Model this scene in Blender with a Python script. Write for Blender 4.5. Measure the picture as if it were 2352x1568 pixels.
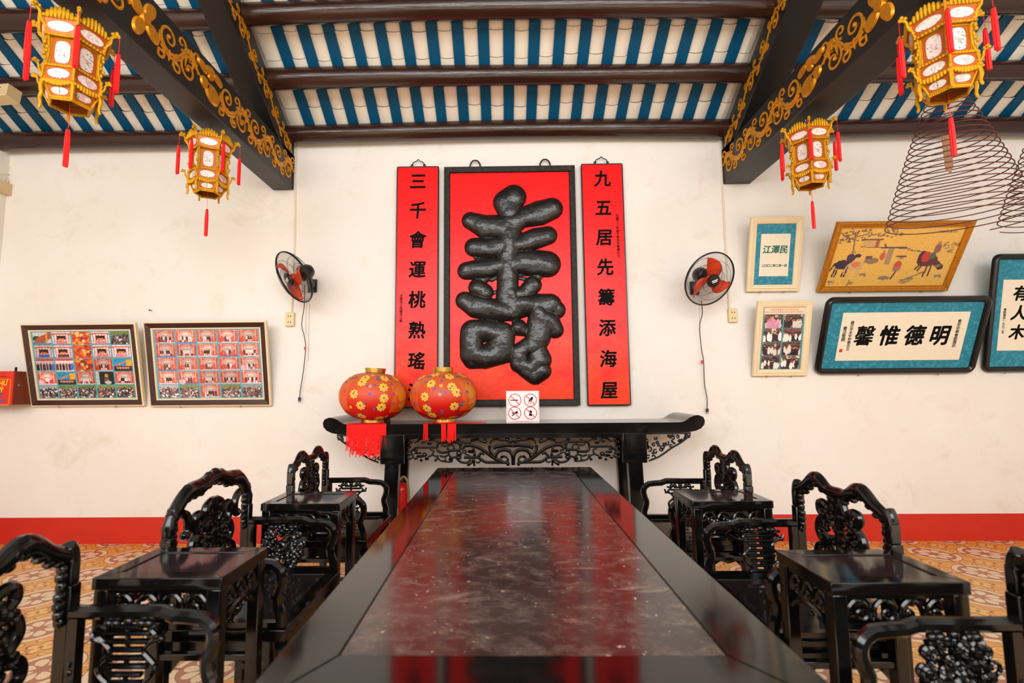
import bpy, math, random
import numpy as np
from mathutils import Vector, Matrix, Euler

# ------------------------------------------------------------------ clear
for o in list(bpy.data.objects):
    bpy.data.objects.remove(o, do_unlink=True)
SC = bpy.context.scene
COL = SC.collection
R = math.radians
PI = math.pi

# ------------------------------------------------------------------ camera
FPX, CX, CY = 1130.0, 1143.0, 784.0          # focal length and principal point, in pixels of the 2352x1568 frame
EYE = 1.32                                    # eye height
PITCH, YAW, ROLL = R(5.51), R(0.78), R(-0.45)
camd = bpy.data.cameras.new('camera')
cam = bpy.data.objects.new('camera', camd)
COL.objects.link(cam)
camd.sensor_width = 36.0
camd.lens = FPX / 2352 * 36.0
camd.shift_x = (1176 - CX) / 2352
camd.clip_start = 0.02
CAMR = (Matrix.Rotation(YAW, 3, 'Z') @ Matrix.Rotation(PI / 2 + PITCH, 3, 'X') @ Matrix.Rotation(ROLL, 3, 'Z'))
cam.matrix_world = Matrix.Translation((0, 0, EYE)) @ CAMR.to_4x4()
SC.camera = cam
camd.dof.use_dof = True
camd.dof.focus_distance = 4.2
camd.dof.aperture_fstop = 2.5

def at(px, py, X=None, Y=None, Z=None):
    """the point of the plane X=, Y= or Z= that the photograph shows at a pixel"""
    d = CAMR @ Vector(((px - CX) / FPX, -(py - CY) / FPX, -1.0))
    if X is not None: t = X / d.x
    elif Y is not None: t = Y / d.y
    else: t = (Z - EYE) / d.z
    return Vector((d.x * t, d.y * t, EYE + d.z * t))

# ------------------------------------------------------------------ light and exposure
SC.view_settings.view_transform = 'Standard'
SC.view_settings.look = 'None'
SC.view_settings.exposure = -0.27
SC.view_settings.gamma = 1.0
SC.view_settings.use_curve_mapping = False
SC.cycles.use_denoising = True
SC.cycles.max_bounces = 8
SC.cycles.diffuse_bounces = 4
SC.cycles.glossy_bounces = 4
SC.cycles.caustics_reflective = False
SC.cycles.caustics_refractive = False
SC.cycles.sample_clamp_indirect = 6.0
W = bpy.data.worlds.new('sky'); SC.world = W
W.use_nodes = True
W.node_tree.nodes['Background'].inputs[0].default_value = (1.0, 0.98, 0.95, 1)
W.node_tree.nodes['Background'].inputs[1].default_value = 1.0

def area(name, loc, target, sx, sy, power, colr):
    l = bpy.data.lights.new(name, 'AREA'); l.shape = 'RECTANGLE'; l.size = sx; l.size_y = sy
    l.energy = power; l.color = colr
    o = bpy.data.objects.new(name, l); COL.objects.link(o)
    o.location = loc
    o.rotation_euler = (Vector(target) - Vector(loc)).to_track_quat('-Z', 'Y').to_euler()
    return o
# daylight falling through the open courtyard behind the camera
area('courtyard_daylight', (-.3, -3.4, 3.35), (-.25, 4.3, 1.9), 8.6, 2.4, 620, (1, .995, .985))
sun_d = bpy.data.lights.new('bounce_sun', 'SUN'); sun_d.energy = 12.0; sun_d.angle = R(2); sun_d.color = (1, .97, .92)  # added sun: strikes only the unseen ground, whose bounce brightens the ceiling
sun = bpy.data.objects.new('bounce_sun', sun_d); COL.objects.link(sun)
sun.rotation_euler = Vector((.12, -.14, -1)).to_track_quat('-Z', 'Y').to_euler()

# ------------------------------------------------------------------ helpers
def lin(c):
    return tuple(((v / 255) / 12.92 if v / 255 <= .04045 else ((v / 255 + .055) / 1.055) ** 2.4) for v in c)

def nodes(name):
    m = bpy.data.materials.new(name); m.use_nodes = True
    nt = m.node_tree
    return m, nt, nt.nodes['Principled BSDF']

def N(nt, typ, **kw):
    n = nt.nodes.new(typ)
    for k, v in kw.items():
        if k.startswith('i_'):
            n.inputs[k[2:].replace('_', ' ')].default_value = v
        else:
            setattr(n, k, v)
    return n

def MT(nt, op, a, b=None, c=None):
    n = nt.nodes.new('ShaderNodeMath'); n.operation = op
    for i, v in enumerate((a, b, c)):
        if v is None: continue
        if isinstance(v, (int, float)): n.inputs[i].default_value = v
        else: nt.links.new(v, n.inputs[i])
    return n.outputs[0]

def MIX(nt, f, a, b):
    n = nt.nodes.new('ShaderNodeMix'); n.data_type = 'RGBA'
    if isinstance(f, (int, float)): n.inputs[0].default_value = f
    else: nt.links.new(f, n.inputs[0])
    for i, v in ((6, a), (7, b)):
        if isinstance(v, tuple): n.inputs[i].default_value = (*v[:3], 1)
        else: nt.links.new(v, n.inputs[i])
    return n.outputs[2]

def RAMP(nt, f, stops):
    n = nt.nodes.new('ShaderNodeValToRGB')
    el = n.color_ramp.elements
    while len(el) < len(stops): el.new(.5)
    for e, (p, c) in zip(el, stops):
        e.position = p
        e.color = (c, c, c, 1) if isinstance(c, (int, float)) else (*c[:3], 1)
    nt.links.new(f, n.inputs[0])
    return n.outputs[0]

def OBJC(nt, scale=(1, 1, 1)):
    tc = nt.nodes.new('ShaderNodeTexCoord'); mp = nt.nodes.new('ShaderNodeMapping')
    mp.inputs['Scale'].default_value = scale
    nt.links.new(tc.outputs['Object'], mp.inputs[0])
    return mp.outputs[0]

def NOISE(nt, vec, scale, detail=4, rough=.55, dist=0):
    n = nt.nodes.new('ShaderNodeTexNoise')
    n.inputs['Scale'].default_value = scale; n.inputs['Detail'].default_value = detail
    n.inputs['Roughness'].default_value = rough; n.inputs['Distortion'].default_value = dist
    nt.links.new(vec, n.inputs['Vector'])
    return n.outputs['Fac']

def BUMP(nt, bs, h, strength=.2, dist=.01):
    b = nt.nodes.new('ShaderNodeBump'); b.inputs['Strength'].default_value = strength
    b.inputs['Distance'].default_value = dist
    nt.links.new(h, b.inputs['Height']); nt.links.new(b.outputs[0], bs.inputs['Normal'])

def simple(name, rgb, rough=.5, metal=0, var=.12, scale=14, bump=0, coat=0, spec=.5):
    """painted or plain surface with a little procedural unevenness"""
    m, nt, bs = nodes(name)
    c = lin(rgb)
    v = OBJC(nt)
    f = NOISE(nt, v, scale)
    dark = tuple(max(0, x * (1 - var * 1.5)) for x in c); lite = tuple(min(1, x * (1 + var)) for x in c)
    nt.links.new(MIX(nt, f, dark, lite), bs.inputs['Base Color'])
    bs.inputs['Roughness'].default_value = rough; bs.inputs['Metallic'].default_value = metal
    bs.inputs['Coat Weight'].default_value = coat; bs.inputs['Coat Roughness'].default_value = .08
    bs.inputs['Specular IOR Level'].default_value = spec
    if bump: BUMP(nt, bs, NOISE(nt, v, scale * 5, 5), bump, .006)
    return m

M = {}
# plaster
m, nt, bs = nodes('white_plaster')
v = OBJC(nt)
f1 = RAMP(nt, NOISE(nt, v, .9, 6, .6), [(.35, 0.0), (.75, 1.0)])
f2 = RAMP(nt, NOISE(nt, v, 3.1, 8, .7, .6), [(.56, 0.0), (.74, 1.0)])
c = MIX(nt, f1, lin((238, 233, 227)), lin((233, 224, 212)))
c = MIX(nt, MT(nt, 'MULTIPLY', f2, .35), c, lin((208, 188, 158)))
nt.links.new(c, bs.inputs['Base Color']); bs.inputs['Roughness'].default_value = .75
bs.inputs['Specular IOR Level'].default_value = .2
BUMP(nt, bs, NOISE(nt, v, 26, 6), .08, .01)
M['plaster'] = m
M['paving'] = simple('pale_paving', (222, 208, 188), .8, var=.08, scale=2)
M['doors'] = simple('dark_timber', (58, 40, 30), .6, var=.2, scale=3)
M['skirt'] = simple('red_paint', (204, 44, 26), .45, var=.1, scale=5)
M['lacquer'] = simple('black_lacquer', (10, 9, 9), .14, var=.3, scale=9)
M['lacquer_top'] = simple('black_lacquer_tabletop', (15, 12, 11), .09, var=.3, scale=3, spec=.4)
M['beam'] = simple('black_painted_beam', (24, 22, 22), .42, var=.35, scale=3, bump=.1)
m, nt, bs = nodes('dark_brown_log')
v = OBJC(nt, (.6, 9, 9))
f = NOISE(nt, v, 2.2, 5, .6)
nt.links.new(MIX(nt, f, lin((24, 13, 10)), lin((66, 38, 28))), bs.inputs['Base Color'])
bs.inputs['Roughness'].default_value = .19
BUMP(nt, bs, f, .25, .02)
M['log'] = m
M['tile_white'] = simple('whitewashed_tile', (252, 241, 225), .7, var=.08, scale=6, bump=.05, spec=.2)
M['rafter_blue'] = simple('blue_painted_rafter', (0, 82, 122), .5, var=.12, scale=4, spec=.3)
M['gold'] = simple('gilt_carving', (226, 150, 24), .36, .55, var=.25, scale=30)
M['gold_leaf'] = simple('pressed_gold_foil', (240, 172, 16), .30, .55, var=.3, scale=60, bump=.6)
M['gold_trim'] = simple('brass_band', (226, 186, 96), .25, .9, var=.15, scale=20)
M['red_silk'] = simple('red_silk_thread', (250, 6, 3), .6, var=.15, scale=90)
M['red_panel'] = simple('orange_red_foil', (196, 98, 20), .4, .2, var=.25, scale=40)
M['bead'] = simple('dark_bead', (40, 30, 30), .3)
M['steel'] = simple('steel_wire', (170, 160, 145), .3, .9)
M['iron'] = simple('dark_iron', (50, 46, 44), .5, .6)
M['black_plastic'] = simple('black_plastic', (20, 20, 20), .35)
M['orange_plastic'] = simple('orange_plastic', (236, 66, 12), .35, var=.05)
M['wire_guard'] = simple('black_guard_wire', (34, 33, 33), .4)
M['cord'] = simple('grey_cord', (62, 60, 58), .5)
M['red_tag'] = simple('red_tag', (214, 50, 28), .5)
M['ivory'] = simple('ivory_plastic', (228, 206, 158), .45, var=.05)
M['slot'] = simple('socket_slot', (70, 55, 40), .7)
M['conduit'] = simple('cream_conduit', (230, 214, 192), .5, var=.04)
M['frame_cream'] = simple('cream_frame', (236, 215, 176), .45, var=.06)
M['frame_brown'] = simple('dark_brown_frame', (62, 30, 24), .35, var=.2)
M['frame_black'] = simple('black_frame', (18, 17, 17), .25)
M['frame_gold'] = simple('gilt_frame', (206, 130, 22), .35, .4, var=.3, scale=50, bump=.4)
M['paper'] = simple('cream_paper', (238, 226, 202), .6, var=.03)
m, nt, bs = nodes('teal_brocade')
v = OBJC(nt)
f = RAMP(nt, NOISE(nt, v, 42, 3, .6), [(.5, 0.0), (.62, 1.0)])
g = NOISE(nt, OBJC(nt, (1, 1, 6)), 18, 3)
c = MIX(nt, f, lin((20, 128, 152)), lin((66, 158, 176)))
nt.links.new(MIX(nt, MT(nt, 'MULTIPLY', g, .4), c, lin((16, 104, 128))), bs.inputs['Base Color'])
bs.inputs['Roughness'].default_value = .5
M['teal'] = m
M['teal_mount'] = simple('teal_mount', (84, 172, 182), .5, var=.05)
M['ink'] = simple('black_ink', (9, 8, 8), .75, spec=.12)
M['green_ink'] = simple('green_ink', (16, 104, 92), .6)
M['red_ink'] = simple('red_ink', (206, 60, 40), .6)
M['white_card'] = simple('white_acrylic', (240, 232, 230), .25, var=.02)
M['sign_red'] = simple('sign_red', (222, 40, 22), .4, var=.03)
M['wood_red'] = simple('red_brown_wood', (122, 50, 24), .4, var=.3, scale=5)
M['box_red'] = simple('red_painted_wood', (220, 46, 16), .4, var=.1)
M['yellow'] = simple('yellow_lettering', (250, 210, 20), .5, var=.02)
M['orange_line'] = simple('orange_line', (246, 140, 24), .5, var=.02)
M['blue_ink'] = simple('blue_lettering', (96, 96, 160), .5, var=.02)
M['card'] = simple('beige_metal_box', (214, 190, 142), .5, var=.05)
M['incense'] = simple('dark_incense', (92, 50, 52), .8, var=.15)
M['tag_paper'] = simple('brown_paper', (160, 116, 84), .7)
M['ext_red'] = simple('extinguisher_red', (216, 26, 16), .25, var=.04)
M['ext_white'] = simple('extinguisher_label', (232, 214, 190), .5)
M['ext_hose'] = simple('extinguisher_hose', (150, 118, 70), .5)
M['glass_dark'] = simple('dark_glass', (60, 64, 56), .1)
# lacquered red board, worn and dusted towards orange in blotches
def red_board(name, zfade):
    m, nt, bs = nodes(name)
    tc = nt.nodes.new('ShaderNodeTexCoord')
    sx = nt.nodes.new('ShaderNodeSeparateXYZ'); nt.links.new(tc.outputs['Object'], sx.inputs[0])
    n1 = NOISE(nt, tc.outputs['Object'], 5, 8, .65)
    z = MT(nt, 'MULTIPLY', sx.outputs[2], -1 / zfade)
    w = MT(nt, 'ADD', MT(nt, 'ADD', z, 1.0), MT(nt, 'MULTIPLY', MT(nt, 'SUBTRACT', n1, .5), 2.4))
    w = RAMP(nt, w, [(.30, 0.0), (.95, 1.0)])
    c = MIX(nt, w, lin((255, 4, 2)), lin((244, 62, 20)))
    n2 = RAMP(nt, NOISE(nt, tc.outputs['Object'], 30, 6, .7), [(.68, 0.0), (.74, 1.0)])
    c = MIX(nt, MT(nt, 'MULTIPLY', n2, .45), c, lin((110, 18, 10)))
    nt.links.new(c, bs.inputs['Base Color']); bs.inputs['Roughness'].default_value = .3; bs.inputs['Specular IOR Level'].default_value = .25
    BUMP(nt, bs, NOISE(nt, tc.outputs['Object'], 16, 5), .15, .01)
    return m
M['red_board'] = red_board('worn_red_lacquer', 1.25)
M['red_banner'] = red_board('red_banner_lacquer', 1.1)
m, nt, bs = nodes('weathered_black_frame')
v = OBJC(nt)
f = RAMP(nt, NOISE(nt, v, 30, 7, .7), [(.4, 0.0), (.75, 1.0)])
nt.links.new(MIX(nt, f, lin((22, 20, 17)), lin((58, 51, 42))), bs.inputs['Base Color']); bs.inputs['Specular IOR Level'].default_value = .2; bs.inputs['Roughness'].default_value = .45
BUMP(nt, bs, f, .3, .004)
M['board_frame'] = m
m, nt, bs = nodes('carved_black_paint')
v = OBJC(nt)
f = NOISE(nt, v, 9, 5, .6)
nt.links.new(MIX(nt, f, lin((15, 14, 13)), lin((36, 33, 31))), bs.inputs['Base Color']); bs.inputs['Roughness'].default_value = .26
BUMP(nt, bs, NOISE(nt, v, 13, 3), .5, .02)
M['carved'] = m
# marble inlay with pale scratches and dust
m, nt, bs = nodes('dark_marble')
v = OBJC(nt)
a = NOISE(nt, v, 2.2, 8, .6, .4)
b = NOISE(nt, OBJC(nt, (1, 1.3, 1)), 15, 10, .78, .3)
s = NOISE(nt, OBJC(nt, (1, 2.2, 1)), 5, 9, .75, 1.2)
c = MIX(nt, RAMP(nt, a, [(.4, 0.0), (.6, 1.0)]), lin((20, 16, 16)), lin((44, 24, 23)))
c = MIX(nt, MT(nt, 'MULTIPLY', RAMP(nt, b, [(.48, 0.0), (.80, 1.0)]), .52), c, lin((156, 142, 130)))
c = MIX(nt, MT(nt, 'MULTIPLY', RAMP(nt, s, [(.56, 0.0), (.70, 1.0)]), .5), c, lin((182, 164, 148)))
sp = RAMP(nt, NOISE(nt, OBJC(nt, (1.3, 1, 1)), 60, 2, .5), [(.70, 0.0), (.76, 1.0)])
c = MIX(nt, MT(nt, 'MULTIPLY', sp, .8), c, lin((214, 200, 184)))
hz = RAMP(nt, NOISE(nt, v, 1.3, 5, .6), [(.42, 0.0), (.7, 1.0)])
c = MIX(nt, MT(nt, 'MULTIPLY', hz, .22), c, lin((132, 116, 104)))
nt.links.new(c, bs.inputs['Base Color'])
nt.links.new(RAMP(nt, b, [(.4, .13), (.75, .34)]), bs.inputs['Roughness'])
bs.inputs['Specular IOR Level'].default_value = .34
M['marble'] = m
M['marble_small'] = simple('polished_dark_stone', (40, 32, 34), .09, var=.3, scale=7)
# floor: encaustic cement tiles, one rosette in a ring for every four tiles
m, nt, bs = nodes('encaustic_tile')
tc = nt.nodes.new('ShaderNodeTexCoord'); sx = nt.nodes.new('ShaderNodeSeparateXYZ')
nt.links.new(tc.outputs['Object'], sx.inputs[0])
PER = .4
def cell(o, ph):
    return MT(nt, 'SUBTRACT', MT(nt, 'FLOORED_MODULO', MT(nt, 'DIVIDE', MT(nt, 'SUBTRACT', o, ph), PER), 1.0), .5)
ux = cell(sx.outputs[0], -3.43 + .2); uy = cell(sx.outputs[1], 3.67 + .2)
def polar(x, y):
    return (MT(nt, 'SQRT', MT(nt, 'ADD', MT(nt, 'MULTIPLY', x, x), MT(nt, 'MULTIPLY', y, y))), MT(nt, 'ARCTAN2', y, x))
def band(x, lo, hi):
    return MT(nt, 'MULTIPLY', MT(nt, 'GREATER_THAN', x, lo), MT(nt, 'LESS_THAN', x, hi))
r, th = polar(ux, uy)
vx = MT(nt, 'SUBTRACT', MT(nt, 'FLOORED_MODULO', MT(nt, 'ADD', ux, 1.0), 1.0), .5)
vy = MT(nt, 'SUBTRACT', MT(nt, 'FLOORED_MODULO', MT(nt, 'ADD', uy, 1.0), 1.0), .5)
r2, th2 = polar(vx, vy)
cream, mauve, orange, brown, pale = lin((236, 212, 172)), lin((168, 108, 84)), lin((226, 156, 58)), lin((146, 86, 52)), lin((242, 198, 116))
# background vines
wv = MT(nt, 'ADD', MT(nt, 'SINE', MT(nt, 'MULTIPLY', MT(nt, 'ADD', ux, uy), 4 * PI)), MT(nt, 'COSINE', MT(nt, 'MULTIPLY', MT(nt, 'SUBTRACT', ux, uy), 6 * PI)))
c = MIX(nt, band(wv, .25, .55), orange, brown)
c = MIX(nt, band(wv, .55, 1.2), c, pale)
p2 = MT(nt, 'ABSOLUTE', MT(nt, 'COSINE', MT(nt, 'MULTIPLY', th2, 2.0)))
fl = MT(nt, 'LESS_THAN', r2, MT(nt, 'ADD', .06, MT(nt, 'MULTIPLY', p2, .13)))
c = MIX(nt, fl, c, brown)
fl = MT(nt, 'LESS_THAN', r2, MT(nt, 'ADD', .035, MT(nt, 'MULTIPLY', p2, .12)))
c = MIX(nt, fl, c, pale)
c = MIX(nt, MT(nt, 'LESS_THAN', r2, .03), c, brown)
# ring
c = MIX(nt, MT(nt, 'LESS_THAN', r, .425), c, brown)
c = MIX(nt, MT(nt, 'LESS_THAN', r, .41), c, cream)
c = MIX(nt, MT(nt, 'LESS_THAN', r, .335), c, brown)
c = MIX(nt, MT(nt, 'LESS_THAN', r, .325), c, mauve)
ax4 = MT(nt, 'ABSOLUTE', MT(nt, 'SINE', MT(nt, 'MULTIPLY', th, 2.0)))
c = MIX(nt, MT(nt, 'MULTIPLY', MT(nt, 'LESS_THAN', ax4, .14), band(r, .30, .46)), c, brown)
pe = MT(nt, 'ABSOLUTE', MT(nt, 'COSINE', MT(nt, 'MULTIPLY', th, 4.0)))
pr = MT(nt, 'MULTIPLY', MT(nt, 'SINE', MT(nt, 'MULTIPLY', MT(nt, 'DIVIDE', MT(nt, 'SUBTRACT', r, .07), .22), PI)), .95)
petal = MT(nt, 'MULTIPLY', MT(nt, 'GREATER_THAN', MT(nt, 'ADD', pe, pr), 1.12), band(r, .07, .29))
c = MIX(nt, petal, c, cream)
dirt = NOISE(nt, tc.outputs['Object'], 2.5, 6)
c = MIX(nt, MT(nt, 'MULTIPLY', dirt, .3), c, lin((190, 120, 70)))
# joints of the 20 cm tiles
gx = MT(nt, 'ABSOLUTE', MT(nt, 'SUBTRACT', MT(nt, 'FLOORED_MODULO', MT(nt, 'ADD', MT(nt, 'MULTIPLY', ux, 2.0), .5), 1.0), .5))
gy = MT(nt, 'ABSOLUTE', MT(nt, 'SUBTRACT', MT(nt, 'FLOORED_MODULO', MT(nt, 'ADD', MT(nt, 'MULTIPLY', uy, 2.0), .5), 1.0), .5))
c = MIX(nt, MT(nt, 'MULTIPLY', MT(nt, 'LESS_THAN', MT(nt, 'MINIMUM', gx, gy), .006), .4), c, brown)
nt.links.new(c, bs.inputs['Base Color']); bs.inputs['Roughness'].default_value = .38
M['floor'] = m
# flat pictures: colours come from the picture itself
m, nt, bs = nodes('printed_picture')
at_ = nt.nodes.new('ShaderNodeAttribute'); at_.attribute_name = 'print'
nt.links.new(at_.outputs['Color'], bs.inputs['Base Color']); bs.inputs['Roughness'].default_value = .3
M['print'] = m
# little flower paintings of the hanging lanterns
m, nt, bs = nodes('flower_painting')
v = OBJC(nt)
n1 = RAMP(nt, NOISE(nt, v, 34, 3, .6, .8), [(.56, 0.0), (.62, 1.0)])
n2 = RAMP(nt, NOISE(nt, OBJC(nt, (1.1, .9, 1.3)), 41, 3, .6, 1.2), [(.6, 0.0), (.66, 1.0)])
n3 = RAMP(nt, NOISE(nt, OBJC(nt, (.9, 1.3, 1.1)), 47, 4, .7, 2), [(.6, 0.0), (.64, 1.0)])
c = MIX(nt, MT(nt, 'MULTIPLY', n1, .6), lin((240, 228, 222)), lin((224, 150, 150)))
c = MIX(nt, n2, c, lin((60, 120, 80)))
c = MIX(nt, MT(nt, 'MULTIPLY', n3, .9), c, lin((52, 40, 46)))
nt.links.new(c, bs.inputs['Base Color']); bs.inputs['Roughness'].default_value = .25
M['painting'] = m

class MB:
    """collects shapes and links them as ONE mesh object"""
    def __init__(s): s.v = []; s.f = []
    def add(s, vs, fs):
        b = len(s.v); s.v += [tuple(p) for p in vs]; s.f += [tuple(b + i for i in f) for f in fs]; return s
    def box(s, x0, x1, y0, y1, z0, z1):
        return s.add([(x0, y0, z0), (x1, y0, z0), (x1, y1, z0), (x0, y1, z0), (x0, y0, z1), (x1, y0, z1), (x1, y1, z1), (x0, y1, z1)],
                     [(0, 3, 2, 1), (4, 5, 6, 7), (0, 1, 5, 4), (1, 2, 6, 5), (2, 3, 7, 6), (3, 0, 4, 7)])
    def hexa(s, p):      # eight corners, bottom ring then top ring
        return s.add(p, [(0, 3, 2, 1), (4, 5, 6, 7), (0, 1, 5, 4), (1, 2, 6, 5), (2, 3, 7, 6), (3, 0, 4, 7)])
    def tube(s, pts, r, n=8, nrm=None, flat=1.0, closed=False, sq=False):
        """round, flattened or squared bar along a path; r one radius or one per point"""
        P = [Vector(p) for p in pts]; k = len(P)
        if not isinstance(r, (list, tuple)): r = [r] * k
        vs = []; ref = Vector(nrm).normalized() if nrm is not None else None
        prev = None
        for i in range(k):
            a = P[(i - 1) % k] if (closed or i > 0) else P[i]; b = P[(i + 1) % k] if (closed or i < k - 1) else P[i]
            t = (b - a)
            t = t.normalized() if t.length > 1e-9 else Vector((0, 0, 1))
            if ref is not None:
                u = ref - t * ref.dot(t)
                if u.length < 1e-6: u = t.orthogonal()
            elif prev is None: u = t.orthogonal()
            else:
                u = prev - t * prev.dot(t)
                if u.length < 1e-6: u = t.orthogonal()
            u.normalize(); prev = u
            w = t.cross(u)
            for j in range(n):
                an = 2 * PI * (j + (.5 if sq else 0)) / n
                ca, sa = math.cos(an), math.sin(an)
                if sq:
                    q = max(abs(ca), abs(sa)); e = .55
                    ca = math.copysign((abs(ca) / q) * (1 - e) + abs(ca) * e, ca) if n > 4 else math.copysign(1, ca)
                    sa = math.copysign((abs(sa) / q) * (1 - e) + abs(sa) * e, sa) if n > 4 else math.copysign(1, sa)
                vs.append(P[i] + u * (r[i] * flat * ca) + w * (r[i] * sa))
        fs = []
        for i in range(k if closed else k - 1):
            for j in range(n):
                a0, a1 = i * n + j, i * n + (j + 1) % n
                b0, b1 = ((i + 1) % k) * n + j, ((i + 1) % k) * n + (j + 1) % n
                fs.append((a0, a1, b1, b0))
        if not closed:
            fs.append(tuple(reversed(range(n)))); fs.append(tuple((k - 1) * n + j for j in range(n)))
        return s.add(vs, fs)
    def lathe(s, prof, n=24, c=(0, 0, 0), axis='z', cap=True, sy=1.0):
        vs = []; fs = []
        for (r, z) in prof:
            for j in range(n):
                a = 2 * PI * j / n
                p = (r * math.cos(a), r * math.sin(a) * sy, z)
                if axis == 'y': p = (p[0], p[2], p[1])
                if axis == 'x': p = (p[2], p[0], p[1])
                vs.append((c[0] + p[0], c[1] + p[1], c[2] + p[2]))
        k = len(prof)
        for i in range(k - 1):
            for j in range(n):
                fs.append((i * n + j, i * n + (j + 1) % n, (i + 1) * n + (j + 1) % n, (i + 1) * n + j))
        if cap:
            fs.append(tuple(reversed(range(n)))); fs.append(tuple((k - 1) * n + j for j in range(n)))
        return s.add(vs, fs)
    def blob(s, c, rx, ry=None, rz=None, n=8, k=5):
        ry = rx if ry is None else ry; rz = rx if rz is None else rz
        vs = [(c[0], c[1], c[2] - rz)]
        for i in range(1, k):
            ph = -PI / 2 + PI * i / k
            for j in range(n):
                a = 2 * PI * j / n
                vs.append((c[0] + rx * math.cos(ph) * math.cos(a), c[1] + ry * math.cos(ph) * math.sin(a), c[2] + rz * math.sin(ph)))
        vs.append((c[0], c[1], c[2] + rz)); fs = []
        for j in range(n): fs.append((0, 1 + (j + 1) % n, 1 + j))
        for i in range(k - 2):
            for j in range(n):
                a = 1 + i * n
                fs.append((a + j, a + (j + 1) % n, a + n + (j + 1) % n, a + n + j))
        t = len(vs) - 1; a = 1 + (k - 2) * n
        for j in range(n): fs.append((a + j, a + (j + 1) % n, t))
        return s.add(vs, fs)
    def prism(s, poly, o, ux, uy, d):
        """polygon in the plane (ux, uy) through o, pushed along d"""
        o, ux, uy, d = Vector(o), Vector(ux), Vector(uy), Vector(d)
        k = len(poly)
        a = [o + ux * p[0] + uy * p[1] for p in poly]; b = [p + d for p in a]
        fs = [tuple(reversed(range(k))), tuple(range(k, 2 * k))] + [(i, (i + 1) % k, k + (i + 1) % k, k + i) for i in range(k)]
        if ux.cross(uy).dot(d) < 0: fs = [tuple(reversed(f)) for f in fs]
        return s.add(a + b, fs)
    def xf(s, mat):
        s.v = [tuple(mat @ Vector(p)) for p in s.v]; return s
    def mesh(s, name, mat, smooth=38):
        me = bpy.data.meshes.new(name); me.from_pydata(s.v, [], s.f)
        if mat is not None: me.materials.append(mat)
        if smooth:
            me.polygons.foreach_set('use_smooth', [True] * len(me.polygons))
            me.set_sharp_from_angle(angle=R(smooth))
        me.update()
        return me
    def build(s, name, mat, parent=None, bevel=0, smooth=38):
        o = bpy.data.objects.new(name, s.mesh(name, mat, smooth)); COL.objects.link(o)
        if parent is not None: o.parent = parent
        if bevel:
            b = o.modifiers.new('bevel', 'BEVEL'); b.width = bevel; b.segments = 2; b.limit_method = 'ANGLE'; b.angle_limit = R(40)
            b.harden_normals = False
        return o

def merged(name, parts, parent, smooth=60):
    """one mesh from several shapes, each keeping its own material"""
    a = MB(); mi = []
    for k, (mb, _) in enumerate(parts):
        a.add(mb.v, mb.f); mi += [k] * len(mb.f)
    o = a.build(name, None, parent, smooth=smooth)
    for _, mt in parts: o.data.materials.append(mt)
    o.data.polygons.foreach_set('material_index', mi); o.data.update()
    return o

def tag(o, label, cat, group=None):
    o['label'] = label; o['category'] = cat
    if group: o['group'] = group
    return o

def thing(name, label, cat, loc=(0, 0, 0), rot=(0, 0, 0), group=None):
    o = bpy.data.objects.new(name, None); COL.objects.link(o)
    o.location = loc; o.rotation_euler = rot; o.empty_display_size = .1
    return tag(o, label, cat, group)

def structure(o, label=None):
    o['kind'] = 'structure'
    if label: o['label'] = label
    return o

def kids(o): return [c for c in COL.objects if c.parent == o]

def copy_tree(o, parent=None):
    c = o.copy(); COL.objects.link(c)
    if parent is not None: c.parent = parent
    for ch in kids(o): copy_tree(ch, c)
    return c

def curve_pts(pts, k=6, closed=False):
    """Catmull-Rom through the given points"""
    P = [Vector(p) for p in pts]; n = len(P); out = []
    for i in range(n if closed else n - 1):
        p0 = P[(i - 1) % n] if (closed or i > 0) else P[i]; p1 = P[i]; p2 = P[(i + 1) % n]
        p3 = P[(i + 2) % n] if (closed or i < n - 2) else p2
        for j in range(k):
            t = j / k
            out.append(.5 * ((2 * p1) + (p2 - p0) * t + (2 * p0 - 5 * p1 + 4 * p2 - p3) * t * t + (3 * p1 - p0 - 3 * p2 + p3) * t ** 3))
    if not closed: out.append(P[-1])
    return out

def spiral(cx, cy, r0, a0, turns, k=26, shrink=.12):
    """2D spiral starting at angle a0 on radius r0 and winding in"""
    out = []
    for i in range(k + 1):
        t = i / k; a = a0 + turns * 2 * PI * t; rr = r0 * (1 - (1 - shrink) * t)
        out.append((cx + rr * math.cos(a), cy + rr * math.sin(a)))
    return out

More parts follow.
